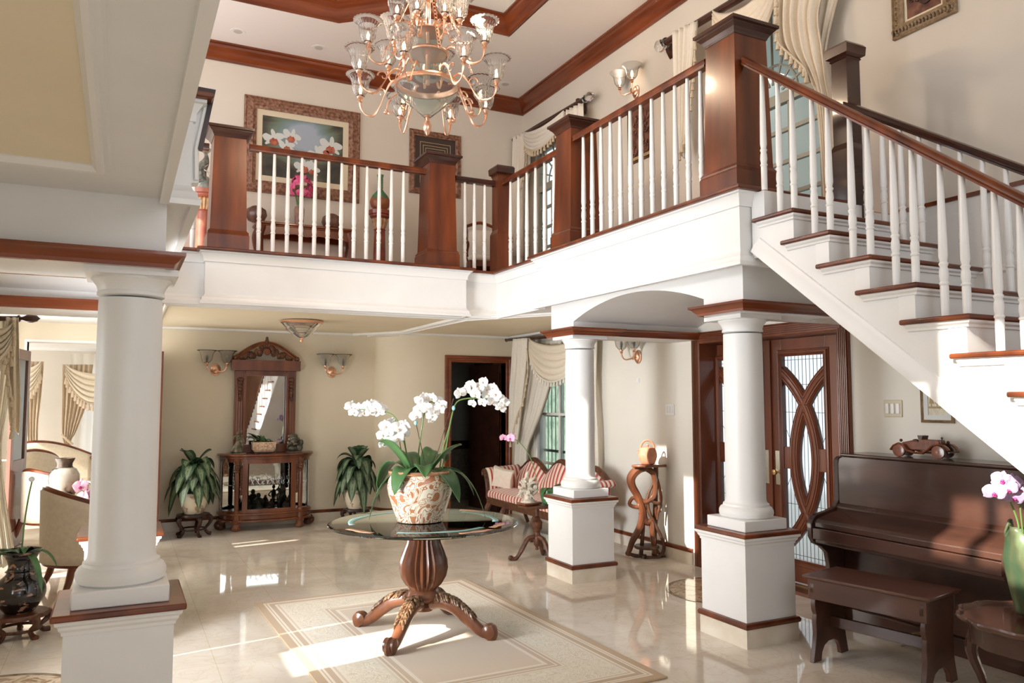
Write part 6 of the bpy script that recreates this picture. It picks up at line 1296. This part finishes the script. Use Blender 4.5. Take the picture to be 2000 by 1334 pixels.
c=thing('curtain','beige silk curtain at the left of the sitting room beside the open door leaf','curtain',(-1.4,14.3,0)); YC=14.2
drape([(40,706),(44,780),(48,850),(46,990)],[(86,706),(80,780),(74,850),(78,990)],'y',YC,5,.03,c,'panel',CURTP)
aa,bb_=onY(20,706,YC-.1),onY(80,706,YC-.1); e=swag(aa,bb_,.55,.4,'y',c,CURT); fringe(e,c,.05,.06,CURTP)
# upholstered seats
UPH=noisy('cream_upholstery',(.66,.58,.46),(.72,.64,.52),30,.8,sheen=.3); RIMW=MAHO
def tub(label,loc,rz,R=.36,hb=.88,ha=.70,zs=.30,cat_='armchair'):
    t=thing('tub_chair',label,cat_,loc,rz)       # back towards -Y, opens to +Y
    def ang(u): return math.radians(lerp(-205,25,u))
    def ht(u): q=abs(2*u-1); return lerp(hb,ha,q**1.6)
    def outer(u,v):
        a=ang(u); f=1+.04*v; return (R*f*cos(a),R*f*sin(a)*1.05+.0,lerp(zs,ht(u),v))
    build(MB().grid(40,8,outer),'backrest',UPH,t,smooth=180,solid=.07)
    build(MB().tube([Vector(outer(i/40,1))+Vector((0,0,.01)) for i in range(41)],.024,8),'rim',RIMW,t)
    build(MB().tube([Vector(outer(i/40,0))+Vector((0,0,-.01)) for i in range(41)]+[Vector(outer(0,0))+Vector((0,0,-.01))],.022,8),'seat_rail',RIMW,t)
    build(MB().lathe([(0,.30),(R*.9,.30),(R*.94,.36),(R*.88,.44),(0,.46)],32),'seat',UPH,t)
    for x,y,sx,sy in ((-.26,-.24,-.05,-.10),(.26,-.24,.05,-.10),(-.25,.22,0,.0),(.25,.22,0,.0)): build(MB().tube([(x,y,.31),(x+sx*.4,y+sy*.4,.15),(x+sx,y+sy,0)],[.034,.028,.018],8),'leg',RIMW,t)
    return t
tub('cream tub chair with a wooden rim, partly hidden by the nearest column',(-.16,8.05,0),-1.25,.37,.92,.66)
tub('cream armchair beside the big painted vase in the left hall',(onY(112,950,10.75).x,10.75,0),-.9,.31,.88,.66)
tub('cream armchair in the sitting room behind the dark open door leaf',(onY(58,900,12.4).x,12.4,0),.2,.32,1.02,.72)
# settee in the sitting room
ss=thing('settee','cream settee with arched wooden back in the sunlit sitting room','sofa',(-1.05,13.5,0),.15)
build(MB().box(-.75,.75,-.32,.35,.20,.44),'seat',UPH,ss,bevel=.05)
build(MB().grid(24,8,lambda u,v:(1.5*(u-.5),.34+.08*v,.44+v*(.38+.22*sin(PI*u)))),'backrest',UPH,ss,solid=.08,smooth=180)
build(MB().tube([(1.5*(i/30-.5),.42,.44+.38+.22*sin(PI*i/30)+.01) for i in range(31)],.03,8),'back_frame',RIMW,ss)
for s in (-1,1): build(MB().tube(cat([(s*.75,.35,.80),(s*.78,.1,.68),(s*.77,-.28,.62),(s*.76,-.32,.45)],4),.032,8),'arm',RIMW,ss); build(MB().tube([(s*.7,-.28,.2),(s*.72,-.3,0)],.025,8),'leg',RIMW,ss); build(MB().tube([(s*.7,.3,.2),(s*.72,.34,0)],.025,8),'leg',RIMW,ss)
# coffee table with the painted vase, book and pink orchid
tc_=thing('coffee_table','dark wooden coffee table carrying the big painted vase in the left hall','table',(-.20,9.45,0))
build(MB().box(-.42,.42,-.50,.50,.585,.62).box(-.40,.40,-.48,.48,.555,.585),'table_top',MAHO,tc_,bevel=.008)
for sx in (-1,1):
    for sy in (-1,1): build(MB().tube(cat([(sx*.34,sy*.40,.56),(sx*.37,sy*.43,.4),(sx*.33,sy*.40,.15),(sx*.37,sy*.44,0)],4),[.045,.045,.043,.04,.036,.032,.03,.028,.026,.025,.026,.028,.03],8),'leg',MAHO,tc_)
q=onZ(131,963,.621); VASM=noisy('painted_vase',(.70,.66,.58),(.05,.05,.035),6,.2,5,coat=.5,lo=.46,hi=.60,mid=(.50,.45,.35)); 
bv=thing('painted_vase','big painted vase with dark flared rim on the coffee table','vase',(q.x,max(9.1,min(9.8,q.y)),.621)); kk=1.0
build(MB().lathe([(.085,0),(.095,.01),(.125,.10),(.15,.20),(.148,.27),(.115,.33),(.085,.345)],40),'body',VASM,bv); build(MB().lathe([(.085,.345),(.075,.36),(.075,.39),(.095,.43),(.10,.445),(.085,.44),(.06,.40)],40),'rim',noisy('vase_rim',(.04,.025,.018),(.14,.10,.07),18,.3),bv)
q=onZ(118,978,.621); o=build(MB().prism([(-.16,-.10),(.16,-.10),(.16,.10),(-.16,.10)],0,.012),'open_book',mat('paper',(.78,.76,.72),.7)); o.location=(-.42,9.14,.6205); o.rotation_euler=(0,0,.4); tag(o,'pale open book lying on the coffee table below the painted vase','book')
po=Vector((.06,8.95,.621)); pot=thing('potted_orchid','pink orchid in a small dark pot, its blooms showing left of the nearest column','potted plant',(po.x,9.1,.621)); po=Vector((po.x,9.1,.621))
build(MB().lathe([(.06,0),(.08,.12),(.075,.13),(.06,.12),(0,.1)],20),'pot',BLACKW,pot)
Wp=lambda px,py,dd=0: dep(px,py,po+FX*dd)-po
spray([(196,985),(188,960),(176,945),(160,940)],[(158,950,-.02,2.0),(163,975,-.04,2.0),(172,992,-.03,1.6),(180,968,-.02,1.7)],'pink',pot,Wp,.005,seed=12)
for a in (200,150,260): build(leafgrid(MB(),(0,0,.1),math.radians(a),.17,.035,.22,.13,.3,8),'leaf',LEAFG,pot,solid=.003,smooth=180)
# black vase with orchid on a carved stand
bs=Vector((-.60,6.76,0)); low_stand('carved dark wooden stand under the black lacquer vase at the left edge',bs,.19,.17,CARV,.35,5)
LAC=noisy('black_lacquer_gold',(.010,.008,.008),(.012,.010,.009),4,.12,coat=.6); t,n,l,b=nt(LAC); v=coords(n,l,'Object',(1,1,2.2)); z=n.new('ShaderNodeTexNoise'); z.inputs['Scale'].default_value=9; z.inputs['Detail'].default_value=4; z.inputs['Distortion'].default_value=1; l.new(v,z.inputs['Vector']); r=ramp(n,[(.585,(.010,.008,.008)),(.60,(.28,.15,.09)),(.66,(.36,.20,.14))]); l.new(z.outputs['Fac'],r.inputs['Fac']); l.new(r.outputs[0],b.inputs['Base Color'])
lv=thing('lacquer_vase','black lacquer vase with gilt scenes and a bare orchid stem at the left edge','vase',(bs.x,bs.y,.172))
build(MB().lathe([(p.x,p.z) for p in cat([(.09,0,0),(.115,0,.03),(.158,0,.10),(.165,0,.16),(.145,0,.22),(.10,0,.262),(.088,0,.285),(.10,0,.29),(.088,0,.30),(.08,0,.33),(.10,0,.39),(.135,0,.43),(.125,0,.432),(.08,0,.36),(.0,0,.35)],3)],48),'body',LAC,lv)
build(MB().lathe([(.105,.395),(.0,.40)],20,cap=False),'bark',BARK,lv)
for a,L,ri,dr in ((-60,.38,.20,.42),(-20,.30,.22,.30),(120,.22,.18,.22),(170,.26,.20,.2),(210,.26,.24,.32),(75,.22,.2,.22),(-80,.2,.26,.22)): build(leafgrid(MB(),(0,0,.39),math.radians(a),L,.024,ri,dr,.4,10),'leaf',LEAFG,lv,solid=.003,smooth=180)
Wl=lambda px,py,dd=0: dep(px,py,(bs.x,bs.y,.6))-Vector((bs.x,bs.y,.172))
build(MB().tube(cat([Wl(42,1082),Wl(48,1020),Wl(56,970),Wl(63,938)],5),.006,6),'flower_stem',STEM,lv); build(MB().ball(Wl(62,936),(.02,.02,.02),8,6),'clip',mat('white_clip',(.75,.75,.75),.5),lv)
# ================================================================ light
w=bpy.data.worlds.new('world'); scene.world=w; w.use_nodes=True; bg=w.node_tree.nodes['Background']
bg.inputs['Color'].default_value=(.90,.95,1.0,1); bg.inputs['Strength'].default_value=1.6
def sun(d,strength,ang,col):
    L=bpy.data.lights.new('sun','SUN'); L.energy=strength; L.angle=math.radians(ang); L.color=col
    o=bpy.data.objects.new('sun',L); COL.objects.link(o); o.rotation_euler=Vector(d).to_track_quat('-Z','Y').to_euler(); return o
sun((.96,.17,-.58),16,.6,(1,.93,.80))
def area(name,loc,d,sx,sy,power,col=(1,1,1),spread=180):
    L=bpy.data.lights.new(name,'AREA'); L.shape='RECTANGLE'; L.size=sx; L.size_y=sy; L.energy=power; L.color=col; L.spread=math.radians(spread)
    o=bpy.data.objects.new(name,L); COL.objects.link(o); o.location=loc; o.rotation_euler=Vector(d).to_track_quat('-Z','Y').to_euler(); return o
area('fill_front_upper',(2,-2.9,4.0),(0,1,1.0),5,2.0,150,(.90,.95,1))  # added fill lamp, tilted up to brighten the upper ceiling
area('daylight_front_left',(.4,-2.9,1.6),(0,1,0),2.3,2.2,30,(.92,.96,1))
area('fill_left_upper',(XL+.05,6.3,4.5),(1,.0,.45),7,2.2,310,(.91,.95,1))  # added fill along the left wall for the upper void
area('fill_left_lower',(XL+.05,5.2,1.25),(1,.40,.03),1.8,1.7,165,(.94,.97,1),95)  # added narrow fill aimed at the lower right wall and curtain
area('fill_left_far',(XL+.05,10.0,1.4),(1,.1,0),1.8,2.2,135,(1,.96,.9))  # lamp added to brighten the far lower hall
area('fill_left_near',(XL+.05,.6,1.2),(1,.25,-.1),2,1.6,14,(.94,.97,1))  # weak added fill, no window behind it
area('fill_sitting',(-2.9,13.1,1.4),(1,0,-.1),2.4,2,90,(.96,.98,1))  # added lamp that brightens the sitting room from its left side
vs=scene.view_settings; vs.view_transform='Standard'; vs.look='None'; vs.gamma=1; vs.use_curve_mapping=False; vs.exposure=-.34
scene.cycles.max_bounces=14; scene.cycles.diffuse_bounces=5; scene.cycles.glossy_bounces=4; scene.cycles.transmission_bounces=14; scene.cycles.transparent_max_bounces=16
scene.cycles.use_denoising=True; scene.cycles.sample_clamp_indirect=6; scene.cycles.caustics_reflective=False; scene.cycles.caustics_refractive=False; scene.cycles.blur_glossy=.5
